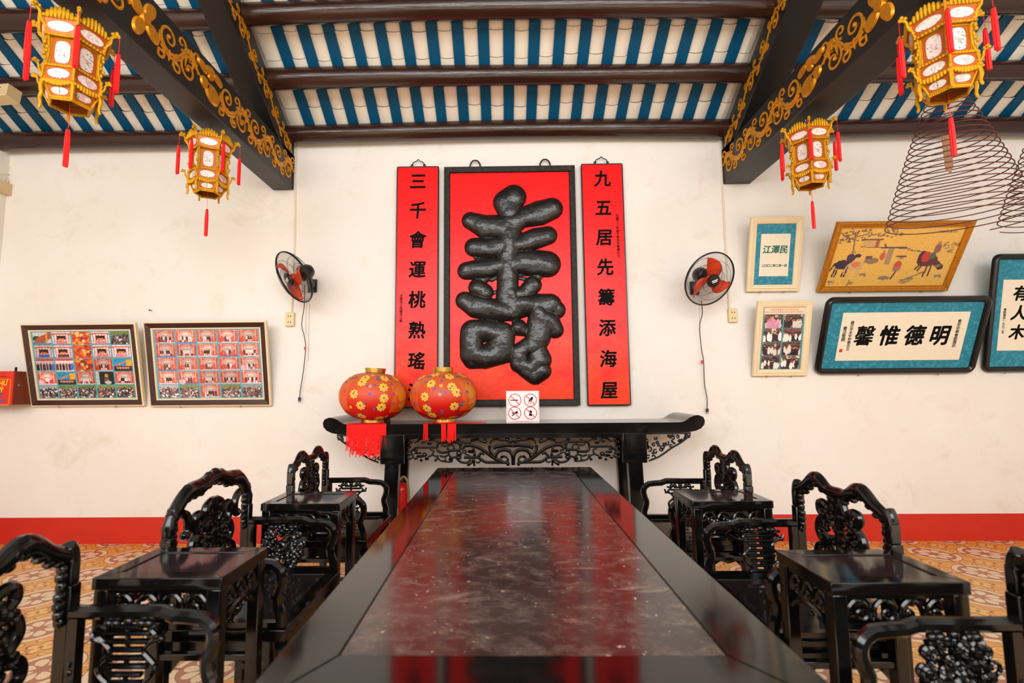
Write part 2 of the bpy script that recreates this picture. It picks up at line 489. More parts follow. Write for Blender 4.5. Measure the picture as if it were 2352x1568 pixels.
def text_mesh(body, size, mat, bold=0.0, depth=.002, line=1.0, align='CENTER', squash=1.0, shear=0.0):
    cu = bpy.data.curves.new('lettering', 'FONT'); cu.body = body; cu.size = size
    cu.align_x = align; cu.align_y = 'CENTER'; cu.space_line = line; cu.offset = 0; cu.extrude = depth; cu.shear = shear
    cu.resolution_u = 4
    o = bpy.data.objects.new('lettering', cu); COL.objects.link(o)
    dg = bpy.context.evaluated_depsgraph_get()
    me = bpy.data.meshes.new_from_object(o.evaluated_get(dg))
    bpy.data.objects.remove(o, do_unlink=True); bpy.data.curves.remove(cu)
    me.materials.clear(); me.materials.append(mat)
    # stand it up: text x stays x, text y becomes z, facing -y
    me.transform(Matrix.Rotation(PI / 2, 4, 'X'))
    if bold:         # thicken by laying shifted copies over one another, as a broad brush would
        b = MB(); base = [tuple(v.co) for v in me.vertices]; fs = [tuple(p.vertices) for p in me.polygons]
        for i, (ox, oz) in enumerate(((0, 0), (1, .5), (-1, -.5), (.3, 1), (-.3, -1), (1, -.4), (-1, .4))):
            b.add([(p[0] + ox * bold, p[1] - .00012 * i, p[2] + oz * bold) for p in base], fs)
        me2 = b.mesh('lettering', mat, 0); bpy.data.meshes.remove(me); me = me2
    if squash != 1.0: me.transform(Matrix.Diagonal((squash, 1, 1, 1)))
    return me

def text(name, body, size, mat, parent, loc, **kw):
    me = text_mesh(body, size, mat, **kw); me.name = name
    me.transform(Matrix.Translation(loc))
    o = bpy.data.objects.new(name, me); COL.objects.link(o)
    if parent is not None: o.parent = parent
    return o

def picture(name, img, x0, x1, z0, z1, y, parent):
    """a flat printed picture: img[row from top, column] in sRGB 0..255, facing -y"""
    ny, nx = img.shape[:2]
    xs = np.linspace(x0, x1, nx + 1); zs = np.linspace(z1, z0, ny + 1)
    vs = [(x, y, z) for z in zs for x in xs]
    fs = [(j * (nx + 1) + i, (j + 1) * (nx + 1) + i, (j + 1) * (nx + 1) + i + 1, j * (nx + 1) + i + 1) for j in range(ny) for i in range(nx)]
    me = bpy.data.meshes.new(name); me.from_pydata(vs, [], fs); me.materials.append(M['print'])
    c = np.clip(img.reshape(-1, 3) / 255.0, 0, 1); c = np.where(c <= .04045, c / 12.92, ((c + .055) / 1.055) ** 2.4)
    c = np.concatenate([c, np.ones((len(c), 1))], 1)
    at2 = me.attributes.new('print', 'FLOAT_COLOR', 'CORNER')
    at2.data.foreach_set('color', np.repeat(c, 4, 0).astype(np.float32).ravel())
    o = bpy.data.objects.new(name, me); COL.objects.link(o); o.parent = parent
    return o

# ------------------------------------------------------------------ room
WY = 4.40                       # front face of the back wall
XL, XR = -4.66, 5.10            # inner faces of the side walls
YF = -5.2                       # open front, towards the courtyard
def P(px, py, dy=0): return at(px, py, Y=WY - dy)
BEAM_Z = at(675, 437, Y=WY).z   # underside of the two main beams
BEAMS = {'left': (at(628, 438, Y=WY).x, at(675, 437, Y=WY).x), 'right': (at(1661, 423, Y=WY).x, at(1722, 423, Y=WY).x)}
SLOPE = .60
PUR_Y0 = WY - .10
PUR_Z0 = at(1160, 300, Y=PUR_Y0).z
def roof_z(y): return PUR_Z0 + SLOPE * (PUR_Y0 - y)      # line through the log centres
def project(p):
    d = CAMR.transposed() @ (Vector(p) - Vector((0, 0, EYE)))
    return (CX + FPX * d.x / -d.z, CY - FPX * d.y / -d.z)
def purlin_y(py):
    return min((4.3 - i * .002 for i in range(1400)), key=lambda y: abs(project((0.05, y, roof_z(y)))[1] - py))
PUR_Y = [PUR_Y0, purlin_y(174), purlin_y(21)]
PUR_Y += [2 * PUR_Y[2] - PUR_Y[1], 3 * PUR_Y[2] - 2 * PUR_Y[1]]
PR = .082                       # log radius
NRM = Vector((0, SLOPE, 1)).normalized()     # roof normal
UPS = Vector((0, -1, SLOPE)).normalized()    # up the slope
RIDGE_Y = -.55

b = MB(); b.box(XL - .3, XR + .3, YF - 3, WY + .3, -.2, 0)
structure(b.build('floor', M['floor'], smooth=0), 'patterned orange and cream cement tile floor')
b = MB(); b.box(XL - .3, XR + .3, YF - 3, -.5, 0, .02)
structure(b.build('bounce_paving', M['paving'], smooth=0), 'pale paving added behind the camera to bounce light up to the ceiling')  # unseen pale ground, added to throw sunlight up at the ceiling
b = MB(); b.box(XL - .3, XR + .3, WY, WY + .25, 0, 4.2)
structure(b.build('wall_back', M['plaster'], smooth=0), 'white plastered back wall')
b = MB(); b.box(XL - .25, XL, YF, WY + .25, 0, 3.75)
b.prism([(YF, 3.75), (WY, 3.75), (WY, 3.8), (RIDGE_Y, roof_z(RIDGE_Y) + .25), (YF, 3.8)], (XL - .25, 0, 0), (0, 1, 0), (0, 0, 1), (.25, 0, 0))
structure(b.build('wall_left', M['plaster'], smooth=0), 'white plastered side wall at the left')
b = MB(); b.box(XR, XR + .25, YF, WY + .25, 0, 3.75)
b.prism([(YF, 3.75), (WY, 3.75), (WY, 3.8), (RIDGE_Y, roof_z(RIDGE_Y) + .25), (YF, 3.8)], (XR, 0, 0), (0, 1, 0), (0, 0, 1), (.25, 0, 0))
structure(b.build('wall_right', M['plaster'], smooth=0), 'white plastered side wall at the right')
b = MB(); b.box(XL - .25, XR + .25, YF - .2, YF, 0, 3.9)
structure(b.build('added_front_wall', M['doors'], smooth=0), 'dark timber doors added behind the camera to darken reflections')  # unseen dark backing, added so upright lacquer faces reflect black
b = MB(); b.box(XL, XR, WY - .006, WY + .01, 0, .225)
structure(b.build('baseboard_back', M['skirt'], smooth=0), 'red painted skirting band along the back wall')
b = MB(); b.box(XL - .01, XL + .006, YF, WY, 0, .225)
structure(b.build('baseboard_left', M['skirt'], smooth=0), 'red painted skirting band along the left wall')
b = MB(); b.box(XR - .006, XR + .01, YF, WY, 0, .225)
structure(b.build('baseboard_right', M['skirt'], smooth=0), 'red painted skirting band along the right wall')

# ceiling: whitewashed curved tiles between blue rafters
BAYS = {'middle': (BEAMS['left'][1] - .02, BEAMS['right'][0] + .02, at(705, 285, Y=WY - .15).x, .2045),
        'left': (XL, BEAMS['left'][0] + .02, at(42, 311, Y=WY - .15).x, .192),
        'right': (BEAMS['right'][1] - .02, XR, at(1949, 262, Y=WY - .15).x, .208)}
OFF = PR + .006                  # roof underside above the line of log centres
def on_roof(x, t, h=0):          # t metres up the slope from the wall-top log, h below the roof underside
    p = Vector((x, PUR_Y0, PUR_Z0)) + UPS * t + NRM * (OFF - h)
    return p
LEN = (PUR_Y0 - RIDGE_Y) / abs(UPS.y)
tl = MB(); rafters = []
for bay, (x0, x1, ph, sp) in BAYS.items():
    k0 = math.ceil((x0 - ph) / sp); k1 = math.floor((x1 - ph) / sp)
    rx = [ph + k * sp for k in range(k0, k1 + 1)]
    rafters += rx
    hw = sp * .215
    edges = [x0] + [e for x in rx for e in (x - hw, x + hw)] + [x1]
    for i in range(0, len(edges), 2):
        a, c = edges[i], edges[i + 1]
        if c - a < .015: continue
        rng = random.Random(int(a * 1000)); st = .205; t = -.2 - rng.random() * .03
        while t < LEN:
            e = min(t + st, LEN); vs = []; jit = rng.random() * .004
            for tt, hh in ((t, 0.0), (e, .008 + jit)):
                for q in range(5):
                    u = q / 4; vs.append(on_roof(a + (c - a) * u, tt, hh - .010 + .020 * math.sin(PI * u)))
            # lower lip of each tile turned back up
            for q in range(5):
                u = q / 4; vs.append(on_roof(a + (c - a) * u, t, -.03))
            tl.add(vs, [(q, q + 1, q + 6, q + 5) for q in range(4)] + [(q + 10, q + 11, q + 1, q) for q in range(4)])
            t += st
# upper skin that closes the roof, and the front slope down to the courtyard
z1 = roof_z(RIDGE_Y) + .2
s0 = on_roof(0, -.35, -.045); s1 = on_roof(0, LEN, -.045)
tl.hexa([(XL - .3, s0.y, s0.z), (XR + .3, s0.y, s0.z), (XR + .3, s1.y, s1.z), (XL - .3, s1.y, s1.z),
         (XL - .3, s0.y, s0.z + .1), (XR + .3, s0.y, s0.z + .1), (XR + .3, s1.y, s1.z + .1), (XL - .3, s1.y, s1.z + .1)])
ceil = structure(tl.build('ceiling', M['tile_white'], smooth=25), 'sloping tiled ceiling striped white and blue')
for x in rafters:
    hw = .0445
    b = MB(); q = []
    for h in (.012, -.03):
        q += [on_roof(x - hw, -.2, h), on_roof(x + hw, -.2, h), on_roof(x + hw, LEN - .02, h), on_roof(x - hw, LEN - .02, h)]
    b.hexa([q[0], q[3], q[2], q[1], q[4], q[7], q[6], q[5]])
    b.build('rafter', M['rafter_blue'], ceil, smooth=0)

# round purlin logs, three bays of each
PN = ['lying on the back wall', 'second up from the back wall', 'third up from the back wall', 'fourth up from the back wall', 'fifth up from the back wall']
for k, y in enumerate(PUR_Y):
    for bay, (x0, x1, _, _) in BAYS.items():
        rng = random.Random(k * 7 + len(bay)); z = roof_z(y) - (.03 if bay != 'middle' else 0)
        if bay == 'left': x1 -= .03
        if bay == 'right': x0 += .03
        pts = []; rr = []
        p1, p2 = rng.random() * 6, rng.random() * 6
        for i in range(25):
            u = i / 24
            pts.append((x0 + (x1 - x0) * u, y + .008 * math.sin(3 * u + p2), z + (.012 * math.sin(PI * u) - .006) + .006 * math.sin(5 * u + p1)))
            rr.append(PR * (1 + .05 * math.sin(4 * u + p1) - .03 * u))
        o = MB().tube(pts, rr, 14).build('roof_log', M['log'])
        tag(o, f'dark round roof log of the {bay} bay, {PN[k]}', 'roof beam', 'round roof logs')

# ------------------------------------------------------------------ gilded beams
def vine(mb, to3, L, H, seed, nrm, th=.010, depth=.6, per=None, skip=()):
    """gilded running scroll over a strip L long and H high; to3 maps (u, v) into space"""
    rng = random.Random(seed); per = per or H * 1.5
    k = max(1, int(L / per + .5)); per = L / k
    A = H * .24
    cl = lambda p: (max(0, min(L, p[0])), max(H * .04, min(H * .96, p[1])))
    n = k * 18
    mb.tube([to3(L * i / n, H * .5 + A * math.sin(2 * PI * i / 18)) for i in range(n + 1)], th, 6, nrm, depth)
    for j in range(2 * k):
        u = (j + .5) * per / 2; up = 1 if j % 2 == 0 else -1
        r0 = min(H * .30, per * .25)
        cv = H * .5 - up * H * .12
        sp = [cl(p) for p in spiral(u + per * .02, cv, r0, up * (PI * .80), -up * 1.45, 26, .14)]
        mb.tube([to3(*p) for p in sp], [th * (1.05 - .4 * i / 26) for i in range(27)], 6, nrm, depth)
        mb.blob(to3(*sp[-1]), th * 1.5, n=6, k=4)
        # small returning curls on the outer side
        for du, sg in ((-.20, 1), (.22, -1)):
            c2 = (u + du * per, H * .5 + up * H * .30)
            sp = [cl(p) for p in spiral(c2[0], c2[1], H * .15, -up * PI * .5, sg * up * 1.15, 16, .2)]
            mb.tube([to3(*p) for p in sp], [th * (.95 - .35 * i / 16) for i in range(17)], 6, nrm, depth)
        # leaf sprays
        for q in range(5):
            a = up * (PI / 2) + (q - 2) * .75 + rng.uniform(-.2, .2)
            b0 = (u - per * .2 + q * per * .10, H * .5 + up * (A * (.75 if q % 2 else .4)))
            ln = H * rng.uniform(.16, .28)
            p1 = (b0[0] + math.cos(a) * ln * .5, b0[1] + math.sin(a) * ln * .5)
            p2 = (b0[0] + math.cos(a + .5 * (q - 2)) * ln, b0[1] + math.sin(a + .5 * (q - 2)) * ln)
            mb.tube([to3(*cl(p)) for p in (b0, p1, p2)], [th * .6, th * 1.5, th * .2], 6, nrm, depth)

def ellipse_plate(mb, to3, cu, cv, ru, rv, rot, nrm, d, n=18):
    pts = [];
    for i in range(n):
        a = 2 * PI * i / n; x = ru * math.cos(a); y = rv * math.sin(a)
        pts.append((cu + x * math.cos(rot) - y * math.sin(rot), cv + x * math.sin(rot) + y * math.cos(rot)))
    nv = Vector(nrm)
    ring0 = [Vector(to3(*p)) for p in pts]
    ring1 = [Vector(to3(cu + (p[0] - cu) * .82, cv + (p[1] - cv) * .82)) + nv * d for p in pts]
    k = len(mb.v); fs = [(i, (i + 1) % n, n + (i + 1) % n, n + i) for i in range(n)] + [tuple(range(n, 2 * n))]
    mb.add(ring0 + ring1, fs)

YB0 = -.4
for side in ('left', 'right'):
    xo, xi = BEAMS[side]
    if side == 'right': xo, xi = xi, xo      # xi = face towards the middle
    sgn = 1 if side == 'left' else -1
    BH = .33
    rt = thing('main_beam', f'black horizontal roof beam at the {side} with broad gilded scrolls of flowers and gourds', 'roof beam', (0, 0, 0), group='gilded roof beams')
    MB().box(min(xi, xo), max(xi, xo), YB0, WY, BEAM_Z, BEAM_Z + BH).build('timber', M['beam'], rt, bevel=.008)
    nrm = (sgn, 0, 0)
    to3 = lambda u, v: (xi + sgn * .001, WY - .03 - u, BEAM_Z + v)
    g = MB()
    H = BH - .03
    t3 = lambda u, v: to3(u, v + .015)
    vine(g, t3, 1.18, H, 3 if side == 'left' else 8, nrm, .0115, .7, per=.42)
    # gourd, peach, blossom and the bordered panel further out
    ellipse_plate(g, t3, 1.27, H * .36, .085, .062, .25, nrm, .012); ellipse_plate(g, t3, 1.36, H * .46, .045, .04, .2, nrm, .012)
    g.tube([t3(1.40, H * .5), t3(1.46, H * .62), t3(1.52, H * .56)], [.008, .007, .003], 6, nrm, .7)
    for (cu, cv, ru, rv, ro) in ((1.22, .80, .06, .026, .3), (1.31, .84, .055, .03, -.2), (1.39, .78, .06, .026, .4), (1.30, .70, .03, .022, 0)):
        ellipse_plate(g, t3, cu, cv * H, ru, rv, ro, nrm, .012)
    g2 = MB()
    t4 = lambda u, v: t3(u + 1.42, v)
    vine(g2, t4, .36, H, 5, nrm, .0105, .7, per=.36)
    g.v, g.f = g.v, g.f; g.add(g2.v, g2.f)
    cu, cv = 1.90, H * .5
    for q in range(4):
        a = q * PI / 2 + .5
        ellipse_plate(g, t3, cu + .075 * math.cos(a), cv + .075 * math.sin(a), .062, .040, a, nrm, .012)
    ellipse_plate(g, t3, cu, cv, .034, .034, 0, nrm, .02)
    g3 = MB(); t5 = lambda u, v: t3(u + 2.0, v)
    vine(g3, t5, .3, H, 6, nrm, .0105, .7, per=.3); g.add(g3.v, g3.f)
    # key-fret border of the outer panel
    for pl in ([(2.36, .10), (2.18, .10), (2.18, .05), (3.6, .05)], [(2.36, .9), (2.18, .9), (2.18, .96), (3.6, .96)], [(2.18, .10), (2.24, .30), (2.3, .30), (2.3, .2), (2.42, .2)], [(2.18, .9), (2.24, .7), (2.3, .7), (2.3, .8), (2.42, .8)]):
        g.tube([t3(u, v * H) for u, v in pl], .011, 4, nrm, .7, sq=True)
    g4 = MB(); t6 = lambda u, v: t3(u + 2.36, v * .74 + .13 * H)
    vine(g4, t6, 1.3, H, 12, nrm, .0115, .7, per=.42); g.add(g4.v, g4.f)
    for (cu, cv, ru, rv, ro) in ((2.6, .5, .075, .05, .4), (2.72, .62, .05, .04, -.3), (2.52, .36, .05, .035, .9)):
        ellipse_plate(g, t3, cu, cv * H, ru, rv, ro, nrm, .014)
    g.build('gilded_carving', M['gold'], rt)

    # sloping beam above it, following the roof
    rt = thing('sloping_beam', f'black sloping roof beam above the {side} main beam with a narrow band of gilded scrolls', 'roof beam', (0, 0, 0), group='gilded roof beams')
    DR = .30
    yb = WY - .02
    zt = lambda y: roof_z(y) + .01
    y1 = RIDGE_Y + .3
    b = MB(); b.hexa([(min(xi, xo), yb, zt(yb) - DR), (max(xi, xo), yb, zt(yb) - DR), (max(xi, xo), y1, zt(y1) - DR), (min(xi, xo), y1, zt(y1) - DR),
                      (min(xi, xo), yb, zt(yb)), (max(xi, xo), yb, zt(yb)), (max(xi, xo), y1, zt(y1)), (min(xi, xo), y1, zt(y1))])
    b.f = [tuple(reversed(f)) for f in b.f]
    b.build('timber', M['beam'], rt, bevel=.008)
    g = MB(); Hs = .20
    up = UPS
    base = Vector((xi + sgn * .001, yb - .06, zt(yb - .06) - DR + .03))
    t7 = lambda u, v: base + up * u + Vector((0, 0, 1)) * v
    vine(g, t7, 3.2, Hs, 21 if side == 'left' else 22, nrm, .009, .7, per=.46)
    g.build('gilded_carving', M['gold'], rt)

# ------------------------------------------------------------------ wall sockets with their conduits, nail
def socket(px0, py0, px1, py1, path, label):
    a, c = P(px0, py1), P(px1, py0)
    x, z = (a.x + c.x) / 2, (a.z + c.z) / 2; w, h = .078, .125
    rt = thing('wall_socket', label, 'socket', (x, WY, z), group='wall sockets')
    MB().box(-w / 2, w / 2, -.034, 0, -h / 2, h / 2).build('socket_box', M['ivory'], rt, bevel=.006)
    for sz in (-.026, .026):
        for sx_ in (-.011, .011): MB().box(sx_ - .003, sx_ + .003, -.0352, -.033, sz - .008, sz + .008).build('outlet_slot', M['slot'], rt)
    b = MB(); pts = [P(*p) for p in path]
    b.tube([(p.x - x, -.008, p.z - z) for p in pts], .009, 6, (0, 1, 0), .8, sq=True)
    b.build('conduit', M['conduit'], rt)
socket(660, 718, 677, 750, [(671, 716), (673, 640), (677, 560), (679, 440), (684, 332)], 'ivory double wall socket below a cream conduit, beside the fan left of the red boards')
socket(1672, 710, 1689, 740, [(1674, 708), (1671, 640), (1664, 540), (1659, 440), (1653, 322)], 'ivory double wall socket below a cream conduit, right of the fan at the right')
n = P(349, 713)
o = MB().lathe([(.003, 0), (.003, -.03), (.007, -.03), (.007, -.033)], 8, (n.x, n.y, n.z), 'y').build('wall_nail', M['iron'])
tag(o, 'small dark nail in the white wall above the two photo frames', 'nail')
# junction box and cable on the left wall near the corner
q = at(4, 432, X=XL)
rt = thing('junction_box', 'beige junction box with cables on the left wall by the corner', 'junction box', (XL, q.y, q.z))
MB().box(0, .05, -.13, .10, -.055, .055).build('cover', M['card'], rt, bevel=.005)
b = MB(); b.tube(curve_pts([(.01, .02, .05), (.012, .06, .14), (.012, .05, .22), (.012, .10, .34), (.012, .12, .48)], 5), .008, 6)
b.tube(curve_pts([(.012, -.08, .05), (.014, -.02, .13), (.014, .06, .16), (.014, .07, .2)], 5), .004, 6); b.build('cable', M['conduit'], rt)
# beige box under the roof log, upper left
q = at(8, 214, Y=PUR_Y[1] - PR - .07)
rt = thing('emergency_light', 'beige metal box fixed to the roof log in the upper left corner', 'box', (q.x - .02, q.y + .02, q.z), (R(-6), 0, R(-6)))
MB().box(-.19, .10, -.055, .055, -.055, .055).build('housing', M['card'], rt, bevel=.004)
b = MB()
for i in range(3): b.box(-.10, .04 - .03 * i, -.057, -.0555, .018 - .02 * i, .024 - .02 * i)
b.build('printed_lines', M['slot'], rt)
MB().box(-.19, .101, -.0565, -.0552, -.055, -.047).build('front_lip', M['ivory'], rt)

# ------------------------------------------------------------------ pictures for the frames
def c3(*v): return np.array(v, float)
class Canvas:
    def __init__(s, nx, ny, bg):
        s.a = np.zeros((ny, nx, 3)) + c3(*bg); s.ny, s.nx = ny, nx
        s.Y, s.X = np.mgrid[0:ny, 0:nx]; s.X = (s.X + .5) / nx; s.Y = (s.Y + .5) / ny
    def ell(s, x, y, rx, ry, c, al=1.0):
        m = ((s.X - x) / rx) ** 2 + ((s.Y - y) / ry) ** 2 < 1
        s.a[m] = s.a[m] * (1 - al) + c3(*c) * al
    def rect(s, x0, x1, y0, y1, c, al=1.0):
        m = (s.X > x0) & (s.X < x1) & (s.Y > y0) & (s.Y < y1)
        s.a[m] = s.a[m] * (1 - al) + c3(*c) * al
    def line(s, x0, y0, x1, y1, w, c, al=1.0):
        asp = s.nx / s.ny; dx, dy = (x1 - x0) * asp, y1 - y0; L = dx * dx + dy * dy + 1e-9
        px, py = (s.X - x0) * asp, s.Y - y0
        t = np.clip((px * dx + py * dy) / L, 0, 1)
        m = (px - t * dx) ** 2 + (py - t * dy) ** 2 < w * w
        s.a[m] = s.a[m] * (1 - al) + c3(*c) * al

def snapshot(kind, rng, nx, ny, fade=0.0):
    """one small colour photograph"""
    r = rng.random
    if kind == 'stage':
        k = Canvas(nx, ny, (206 + 20 * r(), 62 + 30 * r(), 48 + 20 * r()))
        k.rect(0, 1, 0, .12, (196, 120, 110)); k.ell(.5, .36, .34, .3, (222, 150, 130)); k.ell(.5, .40, .26, .22, (190 + 30 * r(), 170, 176))
        k.rect(.36, .64, .26, .36, (236, 214, 180)); k.rect(.1, .14, 0, .8, (230, 190, 170)); k.rect(.86, .9, 0, .8, (230, 190, 170))
        k.rect(0, 1, .88, 1, (206, 196, 206) if r() < .7 else (100, 100, 170))
        n = rng.randint(2, 6)
        for i in range(n):
            x = .5 + (i - n / 2 + .5) * .11; dark = (40, 26, 30) if r() < .5 else (236, 226, 226)
            k.rect(x - .045, x + .045, .5, .74, dark); k.ell(x, .46, .035, .06, (210, 150, 120)); k.rect(x - .035, x + .035, .74, .9, (236, 230, 230) if r() < .5 else (50, 40, 46))
        if r() < .5: k.rect(0, .2, .62, .95, (226, 60, 36))
        if r() < .4: k.ell(.15, .8, .18, .2, (240, 180, 190))
    elif kind == 'crowd':
        k = Canvas(nx, ny, (110, 104, 104)); k.rect(0, 1, 0, .3, (170, 176, 176) if r() < .5 else (120, 140, 80))
        for i in range(46):
            y = .3 + .7 * i / 46; x = r(); c = rng.choice([(236, 232, 232), (40, 34, 38), (214, 120, 100), (226, 214, 210), (120, 60, 60), (70, 80, 100)])
            k.ell(x, y, .06, .09, c); k.ell(x, y - .1, .03, .05, (60, 44, 40))
    elif kind == 'gate':
        k = Canvas(nx, ny, (206, 202, 206)); k.rect(0, 1, .12, .26, (196, 84, 70)); k.rect(.1, .9, .2, .3, (230, 214, 206))
        for i in range(6): k.rect(.08 + i * .16, .13 + i * .16, .26, .86, (190, 70, 60))
        k.rect(.28, .72, .3, .6, (36, 24, 24)); k.rect(.34, .66, .5, .66, (214, 120, 50)); k.rect(.2, .8, .72, .9, rng.choice([(70, 100, 180), (214, 120, 130), (110, 40, 44)]))
        k.rect(0, 1, .9, 1, (150, 140, 140))
    elif kind == 'street':
        k = Canvas(nx, ny, (222, 228, 232)); k.ell(.2, .5, .25, .2, (60, 80, 56)); k.line(.3, .7, 1, .2, .25, (200, 90, 50)); k.rect(.7, .82, .1, .8, (246, 160, 30))
        k.line(0, .9, .6, .85, .14, (120, 120, 126)); k.rect(0, 1, .86, 1, (140, 140, 144))
    elif kind == 'people':
        k = Canvas(nx, ny, (224, 214, 216)); k.rect(0, 1, 0, .14, (224, 60, 60))
        for i in range(6):
            x = .08 + i * .17; k.rect(x - .07, x + .07, .42, .9, rng.choice([(50, 30, 36), (120, 40, 50), (60, 50, 60)])); k.ell(x, .36, .045, .08, (200, 140, 110))
        k.rect(.8, 1, .4, .9, (90, 140, 220), .8); k.rect(0, 1, .9, 1, (200, 190, 190))
    elif kind == 'fruit':
        k = Canvas(nx, ny, (200, 70, 40))
        for i in range(18): k.ell(r(), r(), .1, .12, rng.choice([(246, 150, 40), (160, 30, 20), (226, 190, 120), (110, 50, 30), (240, 110, 30)]))
    elif kind == 'dark':
        k = Canvas(nx, ny, (34, 34, 34)); k.rect(0, .2, 0, 1, (220, 236, 240)); k.ell(.6, .3, .1, .16, (236, 170, 60)); k.rect(.45, .75, .5, .8, (130, 100, 90)); k.ell(.65, .85, .18, .14, (236, 220, 226))
    elif kind == 'sea':
        k = Canvas(nx, ny, (40, 150, 190)); k.line(.1, .6, .8, .15, .05, (220, 120, 90)); k.rect(.7, 1, .1, .6, (240, 170, 50)); k.rect(0, 1, .62, 1, (40, 36, 44))
        for i in range(5): k.ell(.2 + .15 * i, .75, .07, .08, (206, 130, 110))
    else:       # old black and white looking group
        k = Canvas(nx, ny, (60, 44, 44)); k.rect(0, 1, 0, .25, (100, 80, 70))
        for i in range(14): k.ell(r(), r(), .05 + .1 * r(), .06 + .12 * r(), rng.choice([(96, 70, 62), (150, 112, 92), (40, 34, 60), (206, 178, 160), (120, 60, 56)]))
        for i in range(7):
            x = .05 + .16 * i + .10 * r(); yy = rng.uniform(-.12, .16); sz = rng.uniform(.7, 1.35); c = (236, 220, 212) if r() < .65 else (46, 34, 44)
            k.ell(x, .66 + yy, .085 * sz, .26 * sz, c); k.ell(x, .66 + yy - .31 * sz, .045 * sz, .08 * sz, (196, 140, 112)); k.ell(x, .66 + yy - .36 * sz, .045 * sz, .045 * sz, (36, 24, 24))
        if kind == 'bride': k.ell(.5, .8, .35, .45, (236, 160, 190)); k.rect(0, .4, .1, .5, (200, 100, 90), .5)
    a = k.a + np.array([[[rng.gauss(0, 17)] * 3 for _ in range(nx)] for _ in range(ny)])
    a = a * rng.uniform(.82, 1.08) + rng.uniform(-8, 8)
    return a * (1 - fade) + c3(236, 206, 196) * fade

def collage(seed, rows, cols, kinds, nx, ny, gapx, gapy, mount, fade=0.0, tilt=0):
    rng = random.Random(seed)
    Wd = cols * nx + (cols + 1) * gapx; Hd = rows * ny + (rows + 1) * gapy
    a = np.zeros((Hd, Wd, 3)) + c3(*mount)
    for i in range(rows):
        for j in range(cols):
            im = snapshot(kinds[i][j] if isinstance(kinds[i], (list, tuple)) else kinds[i], rng, nx, ny, fade)
            y0, x0 = gapy + i * (ny + gapy), gapx + j * (nx + gapx)
            a[y0:y0 + ny, x0:x0 + nx] = im
    return a

# ------------------------------------------------------------------ frames leaning out from the wall
def frame_root(name, label, cat, BL, BR, TL, TR, group=None):
    """size and lean of a frame that stands on its lower edge against the wall and tips forward at the top"""
    bl, br = P(*BL, dy=.02), P(*BR, dy=.02)
    w = br.x - bl.x; z = (bl.z + br.z) / 2; x = (bl.x + br.x) / 2
    # how far the top has come forward: its width in the picture is w at the depth sought
    best = min((WY - .02 - i * .002 for i in range(200)), key=lambda y: abs((at(*TR, Y=y).x - at(*TL, Y=y).x) - w) + .6 * abs((at(*TR, Y=y).x + at(*TL, Y=y).x) / 2 - x))
    zt_ = (at(*TL, Y=best).z + at(*TR, Y=best).z) / 2
    out = WY - .02 - best; h = math.hypot(out, zt_ - z); tilt = math.atan2(out, zt_ - z)
    rt = thing(name, label, cat, (x, WY - .012, z), (tilt, 0, 0), group)
    return rt, w, h

def moulding(mb, w, h, fw, d0, d1, prof, r=0.0):
    """mitred frame: prof is a list of (inset, y) from the outer edge inwards"""
    def ring(i, y):
        x0, x1, z0, z1 = -w / 2 + i, w / 2 - i, i, h - i; rr = max(r - i, .004) if r else 0
        if not r: return [(x0, y, z0), (x1, y, z0), (x1, y, z1), (x0, y, z1)]
        out = []
        for cx_, cz_, a0 in ((x1 - rr, z0 + rr, -PI / 2), (x1 - rr, z1 - rr, 0), (x0 + rr, z1 - rr, PI / 2), (x0 + rr, z0 + rr, PI)):
            for q in range(7):
                a = a0 + PI / 2 * q / 6; out.append((cx_ + rr * math.cos(a), y, cz_ + rr * math.sin(a)))
        return out
    vs = []; n = len(ring(0, 0))
    for i, y in prof: vs += ring(i, y)
    fs = []
    for k in range(len(prof) - 1):
        for j in range(n):
            fs.append((k * n + j, k * n + (j + 1) % n, (k + 1) * n + (j + 1) % n, (k + 1) * n + j))
    mb.add(vs, fs); return mb

def hooks(rt, w, xs):
    for x in xs: MB().tube([(x * w / 2, -.01, -.012), (x * w / 2, -.034, -.010), (x * w / 2, -.036, .008)], .0025, 5).build('support_nail', M['steel'], rt)

def photo_frame(label, quad, img, fw, group):
    rt, w, h = frame_root('photo_frame', label, 'picture frame', *quad, group=group)
    b = MB(); moulding(b, w, h, fw, 0, 0, [(.0, .0), (.0, -.030), (.008, -.034), (.012, -.034), (.012, -.026)])
    b.build('outer_edge', M['frame_cream'], rt, smooth=0)
    b = MB(); moulding(b, w, h, fw, 0, 0, [(.012, -.02), (.012, -.033), (.018, -.036), (fw - .014, -.020), (fw - .014, -.012)])
    b.build('moulding', M['frame_brown'], rt, smooth=0)
    b = MB(); moulding(b, w, h, fw, 0, 0, [(fw - .014, -.012), (fw - .014, -.023), (fw - .004, -.023), (fw, -.017), (fw, -.01)])
    b.build('inner_lip', M['frame_cream'], rt, smooth=0)
    MB().box(-w / 2 + .004, w / 2 - .004, -.010, -.002, .004, h - .004).build('backing', M['card'], rt)
    picture('photo_collage', img, -w / 2 + fw, w / 2 - fw, fw, h - fw, -.0125, rt)
    hooks(rt, w, (-.5, .5))
    return rt
K1 = [['street', 'gate', 'fruit', 'gate', 'crowd'], ['gate', 'gate', 'fruit', 'gate', 'gate'], ['people', 'people', 'fruit', 'stage', 'sea'],
      ['stage', 'sea', 'stage', 'dark', 'stage'], ['crowd'] * 5]
img = collage(5, 5, 5, K1, 26, 20, 2, 1, (70, 168, 178))
photo_frame('dark brown frame of twenty-five festival photos, the one next to the red suggestion box',
            ((77, 932), (335, 930), (49, 743), (316, 740)), img, .070, 'photo collages in brown frames')
